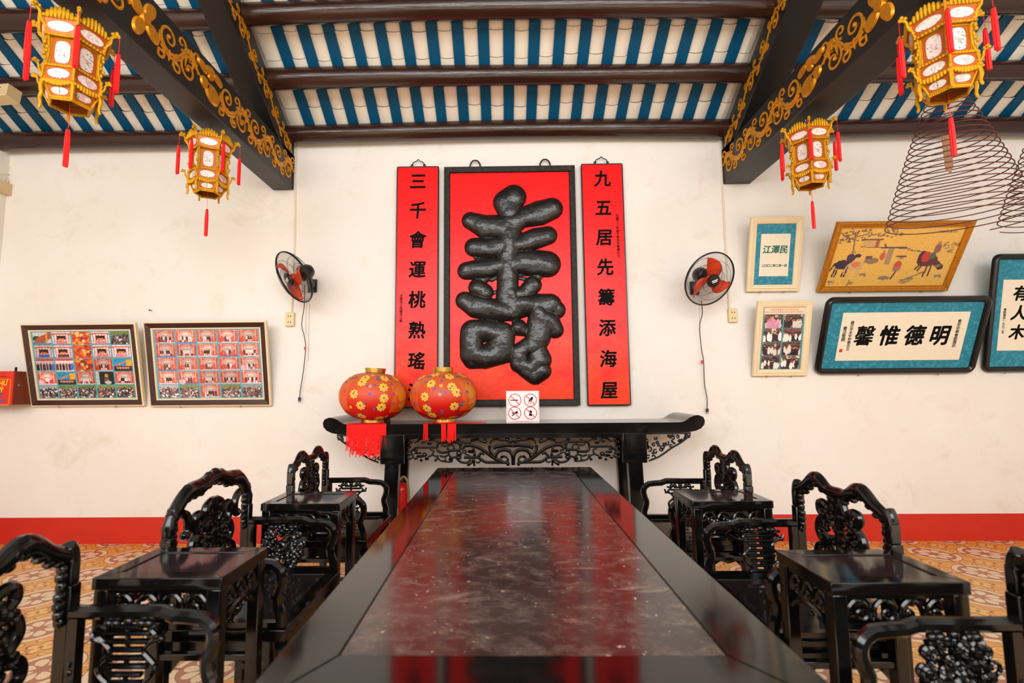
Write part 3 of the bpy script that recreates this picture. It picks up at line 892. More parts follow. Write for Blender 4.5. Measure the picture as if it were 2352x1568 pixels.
K2 = [['stage'] * 5, ['stage'] * 5, ['stage'] * 5, ['stage'] * 5, ['crowd', 'crowd', 'stage', 'crowd', 'crowd']]
img = collage(9, 5, 5, K2, 26, 20, 2, 1, (80, 176, 190), fade=.18)
photo_frame('dark brown frame of mostly red stage photos, the one nearer the left fan',
            ((349, 932), (625, 930), (333, 739), (612, 735)), img, .070, 'photo collages in brown frames')
fw = .085

def cream_frame(label, quad, group, fw=.062):
    rt, w, h = frame_root('picture_frame', label, 'picture frame', *quad, group=group)
    b = MB(); moulding(b, w, h, fw, 0, 0, [(0, 0), (0, -.022), (.006, -.028), (.014, -.028), (.018, -.022), (.024, -.022), (.03, -.03), (.05, -.024), (fw - .004, -.020), (fw, -.014), (fw, -.008)])
    b.build('moulding', M['frame_cream'], rt, smooth=20)
    MB().box(-w / 2 + .004, w / 2 - .004, -.008, -.001, .004, h - .004).build('backing', M['card'], rt)
    hooks(rt, w, (-.5, .4))
    return rt, w, h, fw
rt, w, h, fw = cream_frame('small cream frame with green brush writing on paper and a teal mount', ((1713, 669), (1833, 669), (1724, 497), (1846, 497)), 'cream frames on the right wall')
MB().box(-w / 2 + fw, w / 2 - fw, -.011, -.009, fw, h - fw).build('mount', M['teal'], rt)
mx = .042
MB().box(-w / 2 + fw + mx, w / 2 - fw - mx, -.0125, -.011, fw + .075, h - fw - .085).build('paper', M['paper'], rt)
pw = w - 2 * fw - 2 * mx
text('signature', '江澤民', pw * .29, M['green_ink'], rt, (0, -.013, h * .56), bold=.002, depth=.0006, shear=.12)
text('date_line', '二〇〇二年二月一日', pw * .098, M['green_ink'], rt, (0, -.013, h * .35), bold=.0012, depth=.0006, shear=.12)

rt, w, h, fw = cream_frame('cream frame with eight old group photos in two columns', ((1727, 862), (1851, 862), (1740, 690), (1865, 690)), 'cream frames on the right wall', .058)
k8 = [['bride', 'old'], ['old', 'old'], ['old', 'old'], ['old', 'old']]
img = collage(31, 4, 2, k8, 34, 29, 3, 1, (74, 146, 158))
top = np.zeros((14, img.shape[1], 3)) + c3(238, 214, 190)
rg = random.Random(4)
for yy in (3, 8):
    for x in range(3 if yy == 8 else 14, img.shape[1] - (3 if yy == 8 else 14), 4):
        top[yy:yy + 3, x:x + 3] = c3(232, 130 + rg.random() * 40, 110)
top[:, :2] = c3(74, 146, 158)
picture('photo_collage', np.concatenate([top, img], 0), -w / 2 + fw, w / 2 - fw, fw, h - fw, -.0105, rt)

# gilt framed painting of riders
rt, w, h = frame_root('gilt_frame', 'gilt framed yellow painting of riders and horses in a courtyard', 'painting', (1875, 667), (2172, 666), (1916, 506), (2246, 506))
b = MB(); moulding(b, w, h, .06, 0, 0, [(0, 0), (0, -.028), (.006, -.036), (.016, -.038), (.024, -.03), (.032, -.03), (.04, -.024), (.05, -.024), (.05, -.010)])
b.build('moulding', M['frame_gold'], rt, smooth=20)
MB().box(-w / 2 + .004, w / 2 - .004, -.008, -.001, .004, h - .004).build('backing', M['card'], rt)
k = Canvas(150, 80, (238, 188, 92)); rng = random.Random(77)
k.a += np.random.RandomState(2).normal(0, 5, (80, 150, 1))
def tuft(x, y, s, c, n=16):
    for _ in range(n): k.ell(x + rng.gauss(0, s), y + rng.gauss(0, s * .9), .010, .014, c, .7)
ink = (120, 96, 84)
k.line(.16, .45, .13, .1, .012, (140, 116, 90)); k.line(.13, .2, .03, .12, .008, ink); k.line(.13, .16, .24, .1, .008, ink)
for x, y in ((.05, .1), (.1, .07), (.2, .06), (.03, .2), (.09, .2), (.24, .16), (.42, .06), (.5, .12), (.36, .14)): tuft(x, y, .03, ink, 12)
k.rect(.22, .36, .2, .32, (216, 170, 110)); k.line(.2, .2, .37, .2, .010, ink); k.rect(.32, .35, .21, .32, (176, 92, 70)); k.line(.2, .32, .62, .36, .006, ink)
k.rect(.44, .49, .34, .62, (170, 146, 110)); k.line(.38, .34, .58, .34, .016, (100, 80, 84)); k.line(.4, .29, .42, .34, .012, (80, 66, 80)); k.line(.6, .38, .78, .42, .008, ink)
def horse(x, y, s, c, dirn=1):
    k.ell(x, y, .06 * s, .075 * s, c); k.line(x + dirn * .05 * s, y - .03 * s, x + dirn * .085 * s, y - .14 * s, .026 * s, c); k.ell(x + dirn * .1 * s, y - .14 * s, .03 * s, .03 * s, c)
    for q in (-.045, -.025, .03, .05): k.line(x + q * s, y + .04 * s, x + (q - .012) * s, y + .2 * s, .011 * s, c)
    k.line(x - dirn * .06 * s, y - .02 * s, x - dirn * .085 * s, y + .1 * s, .012 * s, c)
horse(.10, .62, 1.05, (66, 52, 72)); horse(.21, .64, 1.0, (216, 176, 120)); k.ell(.21, .62, .035, .05, (226, 130, 90)); k.ell(.15, .5, .03, .07, (80, 64, 80)); k.ell(.16, .41, .018, .03, (190, 130, 90))
k.ell(.33, .56, .06, .05, (150, 120, 96)); k.ell(.30, .5, .03, .03, (110, 86, 90)); k.ell(.41, .48, .022, .07, (214, 100, 80)); k.ell(.41, .4, .013, .022, (196, 140, 100))
k.ell(.56, .66, .035, .1, (176, 120, 96)); k.ell(.56, .62, .026, .05, (214, 80, 60)); k.ell(.57, .52, .016, .026, (190, 130, 90)); k.line(.53, .49, .6, .49, .014, (90, 70, 80)); k.line(.56, .76, .54, .88, .014, (100, 70, 70)); k.ell(.48, .86, .05, .035, (150, 130, 100))
k.ell(.79, .56, .085, .105, (104, 54, 60)); k.line(.85, .58, .905, .66, .045, (96, 50, 60)); k.ell(.915, .68, .028, .045, (70, 46, 60))
for q_, e_ in ((.735, .67), (.76, .70), (.82, .80), (.86, .78)): k.line(.79 + (q_ - .79) * .7, .6, q_ - .02, e_ + .04, .014, (90, 50, 56))
k.ell(.74, .5, .035, .1, (70, 50, 70)); k.ell(.77, .5, .035, .09, (206, 60, 54)); k.ell(.82, .48, .025, .06, (80, 110, 80)); k.ell(.84, .36, .03, .08, (150, 100, 90)); k.ell(.84, .27, .016, .028, (190, 130, 90))
for x, y, s in ((.95, .4, .02), (.92, .3, .025), (.98, .3, .02), (.9, .66, .018), (.05, .93, .02), (.2, .95, .02), (.7, .88, .02), (.66, .94, .018), (.93, .84, .015), (.3, .8, .016)): tuft(x, y, s, (150, 124, 100), 12)
for i in range(9): k.line(.62 + .02 * i, .93 - .02 * i, .66 + .02 * i, .9 - .02 * i, .007, (130, 110, 100))
for i in range(12): k.rect(.8 + i * .012, .807 + i * .012, .06, .1, ink)
picture('painting', k.a, -w / 2 + .05, w / 2 - .05, .05, h - .05, -.012, rt)
hooks(rt, w, (-.5, .6))

def black_frame(label, quad, group, fw=.052, r=.07):
    rt, w, h = frame_root('calligraphy_frame', label, 'calligraphy', *quad, group=group)
    b = MB(); moulding(b, w, h, fw, 0, 0, [(0, 0), (0, -.018), (.006, -.03), (.018, -.038), (.034, -.036), (fw - .006, -.026), (fw, -.016), (fw, -.008)], r)
    b.build('moulding', M['frame_black'], rt, smooth=30)
    MB().box(-w / 2 + fw * .6, w / 2 - fw * .6, -.012, -.004, fw * .6, h - fw * .6).build('mount', M['teal'], rt)
    hooks(rt, w, (-.45, .55))
    return rt, w, h
rt, w, h = black_frame('wide black rounded frame with four large brush characters on a teal mount', ((1869, 859), (2233, 855), (1896, 681), (2282, 678)), 'calligraphy in black frames')
px0, px1, pz0, pz1 = -w / 2 + .16, w / 2 - .15, .125, h - .135
MB().box(px0, px1, -.0135, -.012, pz0, pz1).build('paper', M['paper'], rt)
pw, ph = px1 - px0, pz1 - pz0
for i, ch in enumerate('馨惟德明'):
    text('large_character', ch, pw * .172, M['ink'], rt, (px0 + pw * (.195 + .2 * i), -.0138, pz0 + ph * .49), bold=.0036 if ch == '馨' else .0056, depth=.0006, shear=.1, squash=.92)
text('side_inscription', '\n'.join('會安中華會館惠存'), .034, M['ink'], rt, (px0 + pw * .93, -.0138, pz0 + ph * .55), bold=.0003, depth=.0005, line=.92)
text('side_inscription', '\n'.join('歲次辛未年仲春吉立'), .032, M['ink'], rt, (px0 + pw * .085, -.0138, pz0 + ph * .52), bold=.0003, depth=.0005, line=.92)
text('side_inscription', '\n'.join('書法敬題'), .036, M['ink'], rt, (px0 + pw * .035, -.0138, pz0 + ph * .56), bold=.0003, depth=.0005, line=.92)
MB().box(px0 + pw * .02, px0 + pw * .045, -.0138, -.0134, pz0 + ph * .18, pz0 + ph * .25).build('seal', M['red_ink'], rt)

# the frame at the right edge is cut by the picture border; its width is that of a hanging pair
bl = P(2255, 854); s_ = 1 / (P(2356, 854).x - P(2256, 854).x) * 100
wpx = .66 * s_
rt, w, h = black_frame('tall black rounded frame with brush writing on teal, cut off at the right edge', ((2255, 854), (2255 + wpx, 853), (2281, 582), (2281 + wpx * 1.03, 581)), 'calligraphy in black frames', .05, .06)
px0, px1, pz0, pz1 = -w / 2 + .105, w / 2 - .105, .19, h - .22
MB().box(px0, px1, -.0135, -.012, pz0, pz1).build('paper', M['paper'], rt)
pw, ph = px1 - px0, pz1 - pz0
text('brush_lines', '有\n人\n木', pw * .30, M['ink'], rt, (px0 + pw * .34, -.0138, pz0 + ph * .52), bold=.004, depth=.0006, shear=.15, line=1.25)
text('brush_lines', '龍\n和\n桃', pw * .30, M['ink'], rt, (px0 + pw * .76, -.0138, pz0 + ph * .52), bold=.004, depth=.0006, shear=.15, line=1.25)
text('side_inscription', '\n'.join('會館惠存一九九二年'), .026, M['ink'], rt, (px0 + pw * .08, -.0138, pz0 + ph * .42), bold=.0002, depth=.0005, line=.95)

# ------------------------------------------------------------------ the big carved board and the two banners
BY = WY - .055
def board_pt(px, py): return at(px, py, Y=BY)
tl_, tr_, bl_, br_ = board_pt(1021, 384), board_pt(1317, 380), board_pt(1018, 932), board_pt(1336, 931)
bw = ((tr_.x - tl_.x) + (br_.x - bl_.x)) / 2; bz = (bl_.z + br_.z) / 2; bh = (tl_.z + tr_.z) / 2 - bz; bx = (tl_.x + tr_.x + bl_.x + br_.x) / 4
rt = thing('carved_board', 'large red board in a black frame with one huge carved black longevity character', 'board', (bx, WY, bz))
fwid = .054
MB().box(-bw / 2 + .02, bw / 2 - .02, -.042, -.004, .02, bh - .02).build('panel', M['red_board'], rt)
b = MB(); moulding(b, bw, bh, fwid, 0, 0, [(0, -.004), (0, -.062), (.004, -.064), (fwid - .006, -.060), (fwid, -.054), (fwid, -.04)])
b.build('frame', M['board_frame'], rt, smooth=0)
for x in (-.315, .33):
    MB().tube(curve_pts([(x - .045, -.03, bh - .02), (x - .045, -.034, bh + .03), (x - .02, -.036, bh + .066), (x + .02, -.036, bh + .066), (x + .045, -.034, bh + .03), (x + .045, -.03, bh - .02)], 6), .007, 8).build('hanging_hook', M['iron'], rt)
for x in (-.1, .22): MB().tube([(x, -.01, -.012), (x, -.066, -.010), (x, -.068, .008)], .004, 6).build('support_nail', M['iron'], rt)
# strokes of the character traced in the zoomed photograph (x, y, radius)
ST = [[(735, 322, 66), (690, 352, 66), (708, 385, 60), (716, 440, 46)],
      [(492, 455, 42), (580, 492, 58), (690, 490, 58), (780, 440, 48), (880, 412, 60), (950, 388, 52)],
      [(512, 605, 45), (600, 610, 50), (700, 598, 45), (760, 588, 44), (860, 556, 50), (928, 538, 44)],
      [(468, 738, 42), (560, 728, 50), (640, 715, 42), (700, 706, 46), (780, 690, 56), (870, 696, 70), (925, 700, 62)],
      [(530, 832, 42), (572, 858, 40)], [(520, 815, 28), (580, 780, 24)], [(842, 818, 42), (800, 862, 38), (740, 880, 36)], [(842, 800, 34), (880, 760, 26)],
      [(458, 905, 42), (520, 938, 54), (640, 962, 52), (720, 946, 62), (850, 924, 48), (940, 932, 54), (976, 958, 42)],
      [(715, 470, 58), (712, 560, 52), (702, 640, 52), (702, 740, 50), (700, 840, 50), (704, 910, 60), (720, 950, 64)],
      [(502, 1082, 56), (590, 1074, 52), (670, 1100, 60), (658, 1190, 62), (570, 1224, 54), (498, 1210, 54), (496, 1130, 54), (502, 1082, 56)],
      [(500, 1240, 42), (560, 1245, 36)], [(690, 1215, 36), (640, 1235, 32)],
      [(885, 950, 50), (885, 1040, 62), (872, 1110, 58), (850, 1165, 52)],
      [(930, 1015, 52), (968, 1070, 40)], [(768, 1060, 40), (812, 1084, 28), (850, 1080, 40)], [(745, 1030, 22), (765, 1050, 30)],
      [(818, 1160, 40), (762, 1200, 42), (766, 1262, 42), (838, 1300, 42), (884, 1240, 52), (862, 1175, 46)],
      [(800, 1290, 40), (856, 1328, 42), (890, 1300, 46)],
      [(610, 790, 12), (640, 775, 10)], [(600, 870, 14), (650, 850, 10)], [(770, 760, 10), (835, 758, 10)], [(770, 780, 10), (830, 790, 12)],
      [(560, 560, 14), (640, 550, 18)], [(520, 660, 14), (640, 650, 16)]]
def zo(px, py):       # zoomed pixel -> board coordinates
    p = board_pt(880 + px / 2.45, 320 + py / 2.45); return (p.x - bx, p.z - bz)
gx0, gz0 = zo(395, 1385); gx1, gz1 = zo(1040, 235)
STEP = .0048
nx, nz = int((gx1 - gx0) / STEP), int((gz1 - gz0) / STEP)
GX, GZ = np.meshgrid(gx0 + STEP * np.arange(nx + 1), gz0 + STEP * np.arange(nz + 1))
UNIT = abs(zo(1000, 800)[0] - zo(900, 800)[0]) / 100
Hh = np.full(GX.shape, -9.0)
for st in ST:
    q = [(*zo(x, y), r * UNIT * (1.24 if 35 < r < 63 else 1.12 if r >= 63 else 1.0)) for x, y, r in st]
    for (ax, az, ar), (cx_, cz_, cr) in zip(q[:-1], q[1:]):
        dx, dz = cx_ - ax, cz_ - az; L2 = dx * dx + dz * dz
        t = np.clip(((GX - ax) * dx + (GZ - az) * dz) / L2, 0, 1)
        d = np.hypot(GX - ax - t * dx, GZ - az - t * dz); rr = ar + (cr - ar) * t
        e = d / rr
        hh = np.where(e < 1, np.sqrt(np.clip(1 - e * e, 0, 1)) * np.minimum(.062, rr * .60), -(d - rr) * 3)
        Hh = np.maximum(Hh, hh)
nzv = np.random.RandomState(3)
for q in range(9):      # uneven carving
    fx, fz, ph_ = nzv.uniform(8, 30), nzv.uniform(8, 30), nzv.uniform(0, 6)
    Hh = Hh + np.where(Hh > .004, .0011 * np.sin(fx * GX + fz * GZ + ph_), 0)
keep = np.maximum.reduce([Hh[:-1, :-1], Hh[1:, :-1], Hh[:-1, 1:], Hh[1:, 1:]]) > -.004
idx = -np.ones(GX.shape, int); b = MB()
for j in range(nz):
    for i in range(nx):
        if not keep[j, i]: continue
        f = []
        for (jj, ii) in ((j, i), (j, i + 1), (j + 1, i + 1), (j + 1, i)):
            if idx[jj, ii] < 0:
                idx[jj, ii] = len(b.v); b.v.append((GX[jj, ii], -.0425 - max(Hh[jj, ii], -.03), GZ[jj, ii]))
            f.append(int(idx[jj, ii]))
        b.f.append(tuple(f))
b.build('carved_character', M['carved'], rt, smooth=70)

def banner(quad, chars, label, side, side_x, side_z, side_size):
    tl_, tr_, bl_, br_ = [board_pt(*q) for q in quad]
    w = ((tr_.x - tl_.x) + (br_.x - bl_.x)) / 2; z = (bl_.z + br_.z) / 2; h = (tl_.z + tr_.z) / 2 - z; x = (tl_.x + tr_.x + bl_.x + br_.x) / 4
    lean = math.atan2((tl_.x + tr_.x) / 2 - (bl_.x + br_.x) / 2, h)
    rt = thing('couplet_board', label, 'board', (x, WY, z), (0, lean, 0), 'red couplet boards')
    MB().box(-w / 2 + .006, w / 2 - .006, -.050, -.012, .006, h - .006).build('panel', M['red_banner'], rt)
    b = MB(); moulding(b, w, h, .01, 0, 0, [(0, -.010), (0, -.052), (.004, -.055), (.009, -.053), (.011, -.046)], .012); b.build('rim', M['frame_black'], rt, smooth=30)
    b = MB()
    for s in (-1, 1):
        b.tube(curve_pts([(s * .062, -.03, h - .004), (s * .066, -.034, h + .02), (s * .05, -.034, h + .026), (s * .052, -.034, h + .012), (s * .058, -.034, h + .022), (s * .045, -.034, h + .045), (s * .02, -.034, h + .056), (0, -.034, h + .074)], 6), .0042, 6)
    b.build('hanger', M['iron'], rt)
    n = len(chars)
    tm = MB()
    for i, ch in enumerate(chars):
        cz = h * (.930 - .874 * i / (n - 1)) if n == 8 else h * (.93 - .85 * i / (n - 1))
        text('carved_character', ch, w * .42, M['ink'], rt, (-w * .0, -.0505, cz), bold=.0034, depth=.003, shear=.06, squash=.96)
    text('side_inscription', '\n'.join(side), side_size, M['ink'], rt, (side_x * w, -.0505, h * side_z), bold=.0003, depth=.001, line=.95)
    return rt
banner(((911, 382), (1008, 381), (904, 936), (1005, 936)), '三千會運桃熟瑤池', 'red couplet board with black characters left of the big board, above round lanterns', '沐恩信士林維良公敬', -.36, .40, .030)
banner(((1335, 375), (1431, 375), (1351, 931), (1451, 931)), '九五居先籌添海屋', 'red couplet board with black characters right of the big board', '民國十二年歲次癸亥仲春華旦立', .33, .69, .030)

# ------------------------------------------------------------------ suggestion box at the left edge
a, c = P(32, 852, dy=.22), P(32, 930, dy=.22)
x1_, z1_, z0_ = a.x, a.z, c.z; bw_ = .36
rt = thing('suggestion_box', 'red and brown wooden suggestion box with yellow lettering at the left edge', 'box', (x1_ - bw_ / 2, WY, z0_))
hh = z1_ - z0_
MB().box(-bw_ / 2, bw_ / 2, -.21, -.004, 0, hh).build('case', M['wood_red'], rt, bevel=.004)
MB().box(-bw_ / 2, bw_ / 2, -.22, -.21, 0, hh).build('front_board', M['box_red'], rt)
MB().box(-.10, bw_ / 2 - .065, -.2212, -.219, hh * .835, hh * .855).build('slot', M['slot'], rt)
b = MB(); moulding(b, bw_ - .03, hh * .77, .006, 0, 0, [(0, -.2205), (0, -.222), (.006, -.222), (.006, -.2205)], .02); b.build('border', M['orange_line'], rt)
text('lettering', 'HÒM THƯ', .056, M['yellow'], rt, (bw_ / 2 - .045, -.2215, hh * .64), bold=.0016, depth=.0004, align='RIGHT', squash=.9)
text('lettering', 'GÓP Ý', .056, M['yellow'], rt, (bw_ / 2 - .075, -.2215, hh * .44), bold=.0016, depth=.0004, align='RIGHT', squash=.9)
text('lettering', '意見箱', .05, M['blue_ink'], rt, (bw_ / 2 - .085, -.2215, hh * .28), bold=.001, depth=.0006, align='RIGHT')
text('lettering', 'SUGGESTION BOX', .034, M['blue_ink'], rt, (bw_ / 2 - .05, -.2215, hh * .12), bold=.0008, depth=.0006, align='RIGHT', squash=.8)
for y in (-.19, -.03): MB().box(bw_ / 2 - .02, bw_ / 2 - .008, y - .006, y + .006, hh - .001, hh + .035).build('screw_peg', M['iron'], rt)
MB().lathe([(.012, 0), (.012, .006), (.006, .008)], 12, (bw_ / 2, -.17, hh * .58), 'x').build('lock', M['steel'], rt)

# ------------------------------------------------------------------ wall fans
def wall_fan(label, hub_px, yhub, normal, bracket_px, cord, pulls, spin, tagz):
    c = at(*hub_px, Y=yhub); n = Vector(normal).normalized()
    rt = thing('wall_fan', label, 'fan', (c.x, c.y, c.z), group='wall fans')
    q = n.to_track_quat('Z', 'Y').to_matrix().to_4x4()
    RAD = .225
    b = MB()
    for s, dep, k in ((1, .055, 84), (-1, .075, 84)):
        for i in range(k):
            a = 2 * PI * i / k
            pts = []
            for r_, zz in ((.055, dep), (.12, dep * .98), (.18, dep * .75), (.21, dep * .4), (RAD, 0)):
                aa = a + (.5 * (r_ / RAD) if s > 0 else 0)
                pts.append((r_ * math.cos(aa), r_ * math.sin(aa), s * zz))
            b.tube(pts, .0009, 3)
        for r_, zz in ((.10, dep * .99), (.165, dep * .82)):
            b.tube([(r_ * math.cos(2 * PI * i / 40), r_ * math.sin(2 * PI * i / 40), s * zz) for i in range(40)], .0016, 4, closed=True)
    b.xf(q); b.build('guard', M['wire_guard'], rt)
    b = MB(); b.tube([(RAD * math.cos(2 * PI * i / 60), RAD * math.sin(2 * PI * i / 60), 0) for i in range(60)], .006, 8, (0, 0, 1), 1.6, closed=True)
    b.xf(q); b.build('rim', M['black_plastic'], rt)
    cap = MB().lathe([(.001, .066), (.03, .066), (.052, .060), (.056, .052), (.056, .046), (.001, .046)], 28).xf(q).build('badge_cap', M['black_plastic'], rt)
    b = MB(); b.tube(curve_pts([(-.026, -.004, .0665), (-.004, .006, .0665), (.012, .014, .0665), (.022, .02, .0665)], 4), [.001] + [.006] * 11 + [.002], 6, (0, 0, 1), .2)
    b.tube(curve_pts([(-.018, -.016, .0665), (.004, -.006, .0665), (.026, .006, .0665)], 4), [.001] + [.004] * 7 + [.001], 6, (0, 0, 1), .2)
    b.xf(q).build('badge_mark', M['white_card'], cap)
    for kx in range(3):
        b = MB(); a0 = spin + kx * 2 * PI / 3; vs = []; nseg = 12
        for i in range(nseg + 1):
            t = i / nseg; r_ = .03 + .168 * t; wid = .026 + .034 * math.sin(PI * min(1, t * 1.15)) ** .8; wid *= (1 - .55 * max(0, t - .75) / .25)
            ac = a0 + .55 * t * t
            tx, ty = -math.sin(ac), math.cos(ac)
            for u in (-.5, -.15, .2, .5):
                vs.append((r_ * math.cos(ac) + tx * wid * u * 2, r_ * math.sin(ac) + ty * wid * u * 2, .012 - u * .045 * (1 - .4 * t) + .008 * (1 - 4 * u * u)))
        fs = [(i * 4 + j, i * 4 + j + 1, i * 4 + j + 5, i * 4 + j + 4) for i in range(nseg) for j in range(3)]
        b.add(vs, fs); b.xf(q); o = b.build('blade', M['orange_plastic'], rt, smooth=60)
        sm = o.modifiers.new('thick', 'SOLIDIFY'); sm.thickness = .003
    MB().lathe([(.001, .038), (.028, .034), (.034, .02), (.034, -.012), (.02, -.016), (.001, -.016)], 20).xf(q).build('blade_hub', M['orange_plastic'], rt)
    MB().lathe([(.001, -.06), (.05, -.062), (.062, -.072), (.066, -.10), (.062, -.15), (.046, -.176), (.001, -.18)], 24).xf(q).build('motor_housing', M['black_plastic'], rt)
    MB().lathe([(.02, .0), (.02, -.075)], 12).xf(q).build('shaft', M['black_plastic'], rt)
    bp = P(*bracket_px) - c
    back = q @ Vector((0, 0, -.15))
    b = MB(); b.box(bp.x - .04, bp.x + .04, bp.y - .02, bp.y, bp.z - .06, bp.z + .06)
    b.tube([(bp.x, bp.y - .01, bp.z), (bp.x + (back.x - bp.x) * .3, bp.y - .09, bp.z - .01), (back.x, back.y, back.z - .05), back], [.026, .03, .028, .026], 8)
    b.build('wall_bracket', M['black_plastic'], rt, bevel=.003)
    pts = [P(*p, dy=d) - c for p, d in cord]
    cb = MB().tube(curve_pts(pts, 6), .0038, 6).build('power_cord', M['cord'], rt)
    e = pts[-1]
    b = MB(); b.box(e.x - .010, e.x + .010, e.y - .009, e.y + .009, e.z - .03, e.z)
    for s in (-1, 1): b.box(e.x + s * .006 - .0018, e.x + s * .006 + .0018, e.y - .003, e.y + .003, e.z - .048, e.z - .028)
    b.build('plug', M['black_plastic'], cb, bevel=.002)
    tp = P(*tagz, dy=cord[3][1]) - c
    MB().box(tp.x - .008, tp.x + .008, tp.y - .006, tp.y + .002, tp.z - .014, tp.z + .014).build('cord_tag', M['red_tag'], cb)
    for pl in pulls: MB().tube([P(*p, dy=d) - c for p, d in pl], .0012, 4).build('pull_cord', M['cord'], rt)
wall_fan('black wall fan with orange blades turned left and down, left of the red boards', (675, 637), WY - .37, (-.56, -.64, -.52), (719, 657),
         [((699, 655), .25), ((699, 700), .16), ((693, 745), .08), ((699, 772), .06), ((702, 800), .05), ((697, 850), .04), ((690, 895), .03), ((688, 912), .03)],
         [[((704, 680), .2), ((702, 770), .08)], [((711, 690), .16), ((708, 829), .1)]], 1.9, (701, 800))
wall_fan('black wall fan with orange blades turned right and down, right of the red boards', (1630, 641), WY - .37, (.25, -.83, -.48), (1594, 662),
         [((1611, 690), .25), ((1613, 720), .12), ((1607, 750), .08), ((1611, 800), .05), ((1616, 830), .04), ((1618, 880), .03), ((1624, 915), .03), ((1624, 938), .03)],
         [[((1606, 690), .2), ((1607, 760), .1)]], 1.45, (1612, 831))

# ------------------------------------------------------------------ black lacquer furniture
TT = .79                                        # height of the tables
def square_bar(mb, pts, w, h, nrm):
    """bar of rectangular section: w along nrm, h across"""
    return mb.tube(pts, h / 2 * 1.18, 8, nrm, w / h, sq=True)

def carve_cluster(mb, to3, nrm, ru, rv, seed, n=46, r0=.009):
    """dense pierced carving of curls, leaves and beads inside an ellipse"""
    rng = random.Random(seed)
    for i in range(n):
        a = rng.uniform(0, 2 * PI); q = math.sqrt(rng.random())
        cu, cv = ru * q * math.cos(a), rv * q * math.sin(a); dep = rng.uniform(-.008, .008)
        k = rng.random()
        if k < .5:
            rr = rng.uniform(.010, .024)
            sp = spiral(cu, cv, rr, rng.uniform(0, 6.3), rng.choice([-1, 1]) * rng.uniform(.6, 1.1), 10, .3)
            mb.tube([to3(u, v, dep) for u, v in sp], [r0 * rng.uniform(.5, .9)] * 11, 6, nrm, 1.1)
        else:
            p = to3(cu, cv, dep); s = rng.uniform(.006, .013)
            mb.blob(p, s, s, s * rng.uniform(.8, 1.5), 7, 5)
    return mb

def scroll_strip(mb, to3, L, H, nrm, r=.007, n=4):
    """pierced band of linked C scrolls"""
    per = L / n
    for i in range(n):
        u0 = i * per; d = 1 if i < n / 2 else -1
        pts = [(u0 + per * .02, H * .12), (u0 + per * .15, H * .62), (u0 + per * .45, H * .9), (u0 + per * .8, H * .7), (u0 + per * .98, H * .14)]
        if d < 0: pts = [(2 * u0 + per - p[0], p[1]) for p in pts]
        mb.tube([to3(*p) for p in curve_pts([(p[0], p[1], 0) for p in pts], 4) for p in [(p[0], p[1])]], r, 6, nrm, 1.2)
        sp = spiral(u0 + per * (.5 + .1 * d), H * .36, H * .28, 0 if d > 0 else PI, -1.1 * d, 14, .2)
        mb.tube([to3(*p) for p in sp], [r * (1 - .4 * k / 14) for k in range(15)], 6, nrm, 1.2)
        mb.blob(to3(*sp[-1]), r * 1.3, n=6, k=4)
        mb.blob(to3(u0 + per * .02, H * .3), r * 1.4, n=6, k=4)

# ---- tea table between the chairs
def make_tea_table():
    rt = thing('tea_table', '', 'side table'); w, d = .375, .275
    b = MB(); fw = .048
    x0, x1, y0, y1 = -w / 2, w / 2, -d / 2, d / 2
    z0, z1 = TT - .034, TT
    for q in ([(x0, y0), (x1, y0), (x1 - fw, y0 + fw), (x0 + fw, y0 + fw)], [(x1, y0), (x1, y1), (x1 - fw, y1 - fw), (x1 - fw, y0 + fw)],
              [(x1, y1), (x0, y1), (x0 + fw, y1 - fw), (x1 - fw, y1 - fw)], [(x0, y1), (x0, y0), (x0 + fw, y0 + fw), (x0 + fw, y1 - fw)]):
        b.hexa([(*p, z0) for p in q] + [(*p, z1) for p in q])
    b.build('top_frame', M['lacquer_top'], rt, bevel=.0025)
    MB().box(x0 + fw, x1 - fw, y0 + fw, y1 - fw, z0 + .004, z1 - .004).build('top_panel', M['marble_small'], rt)
    for sx in (-1, 1):
        for sy in (-1, 1):
            cx, cy = sx * (w / 2 - .024), sy * (d / 2 - .024)
            MB().box(cx - .02, cx + .02, cy - .02, cy + .02, 0, z0).build('leg', M['lacquer'], rt, bevel=.004)
    for ax, s in (('x', -1), ('x', 1), ('y', -1), ('y', 1)):
        b = MB(); L = (w if ax == 'x' else d) - .088
        if ax == 'x':
            yy = s * (d / 2 - .02); to3 = lambda u, v: (-L / 2 + u, yy, z0 - .078 + v); nrm = (0, 1, 0)
            b.box(-L / 2, L / 2, yy - .010, yy + .010, z0 - .012, z0); b.box(-L / 2, L / 2, yy - .010, yy + .010, z0 - .092, z0 - .076)
            scroll_strip(b, to3, L, .066, nrm, .0062, 4)
        else:
            xx = s * (w / 2 - .02); to3 = lambda u, v: (xx, -L / 2 + u, z0 - .078 + v); nrm = (1, 0, 0)
            b.box(xx - .010, xx + .010, -L / 2, L / 2, z0 - .012, z0)
            scroll_strip(b, to3, L, .066, nrm, .0062, 3)
            b.tube(curve_pts([(xx, -L / 2, z0 - .12), (xx, -L / 2 + .04, z0 - .088), (xx, 0, z0 - .078), (xx, L / 2 - .04, z0 - .088), (xx, L / 2, z0 - .12)], 5), .009, 6, nrm, 1.0)
            for u in (-.05, 0, .05): b.blob((xx, u, z0 - .095 - .012 * (u == 0)), .011, .014, .012, 7, 5)
        b.build('carved_apron', M['lacquer'], rt)
    MB().box(x0 + .02, x1 - .02, y0 + .02, y1 - .02, .16, .18).build('lower_shelf', M['lacquer'], rt, bevel=.003)
    for s in (-1, 1):
        MB().box(-w / 2 + .04, w / 2 - .04, s * (d / 2 - .024) - .012, s * (d / 2 - .024) + .012, .44, .462).build('stretcher', M['lacquer'], rt, bevel=.003)
    return rt

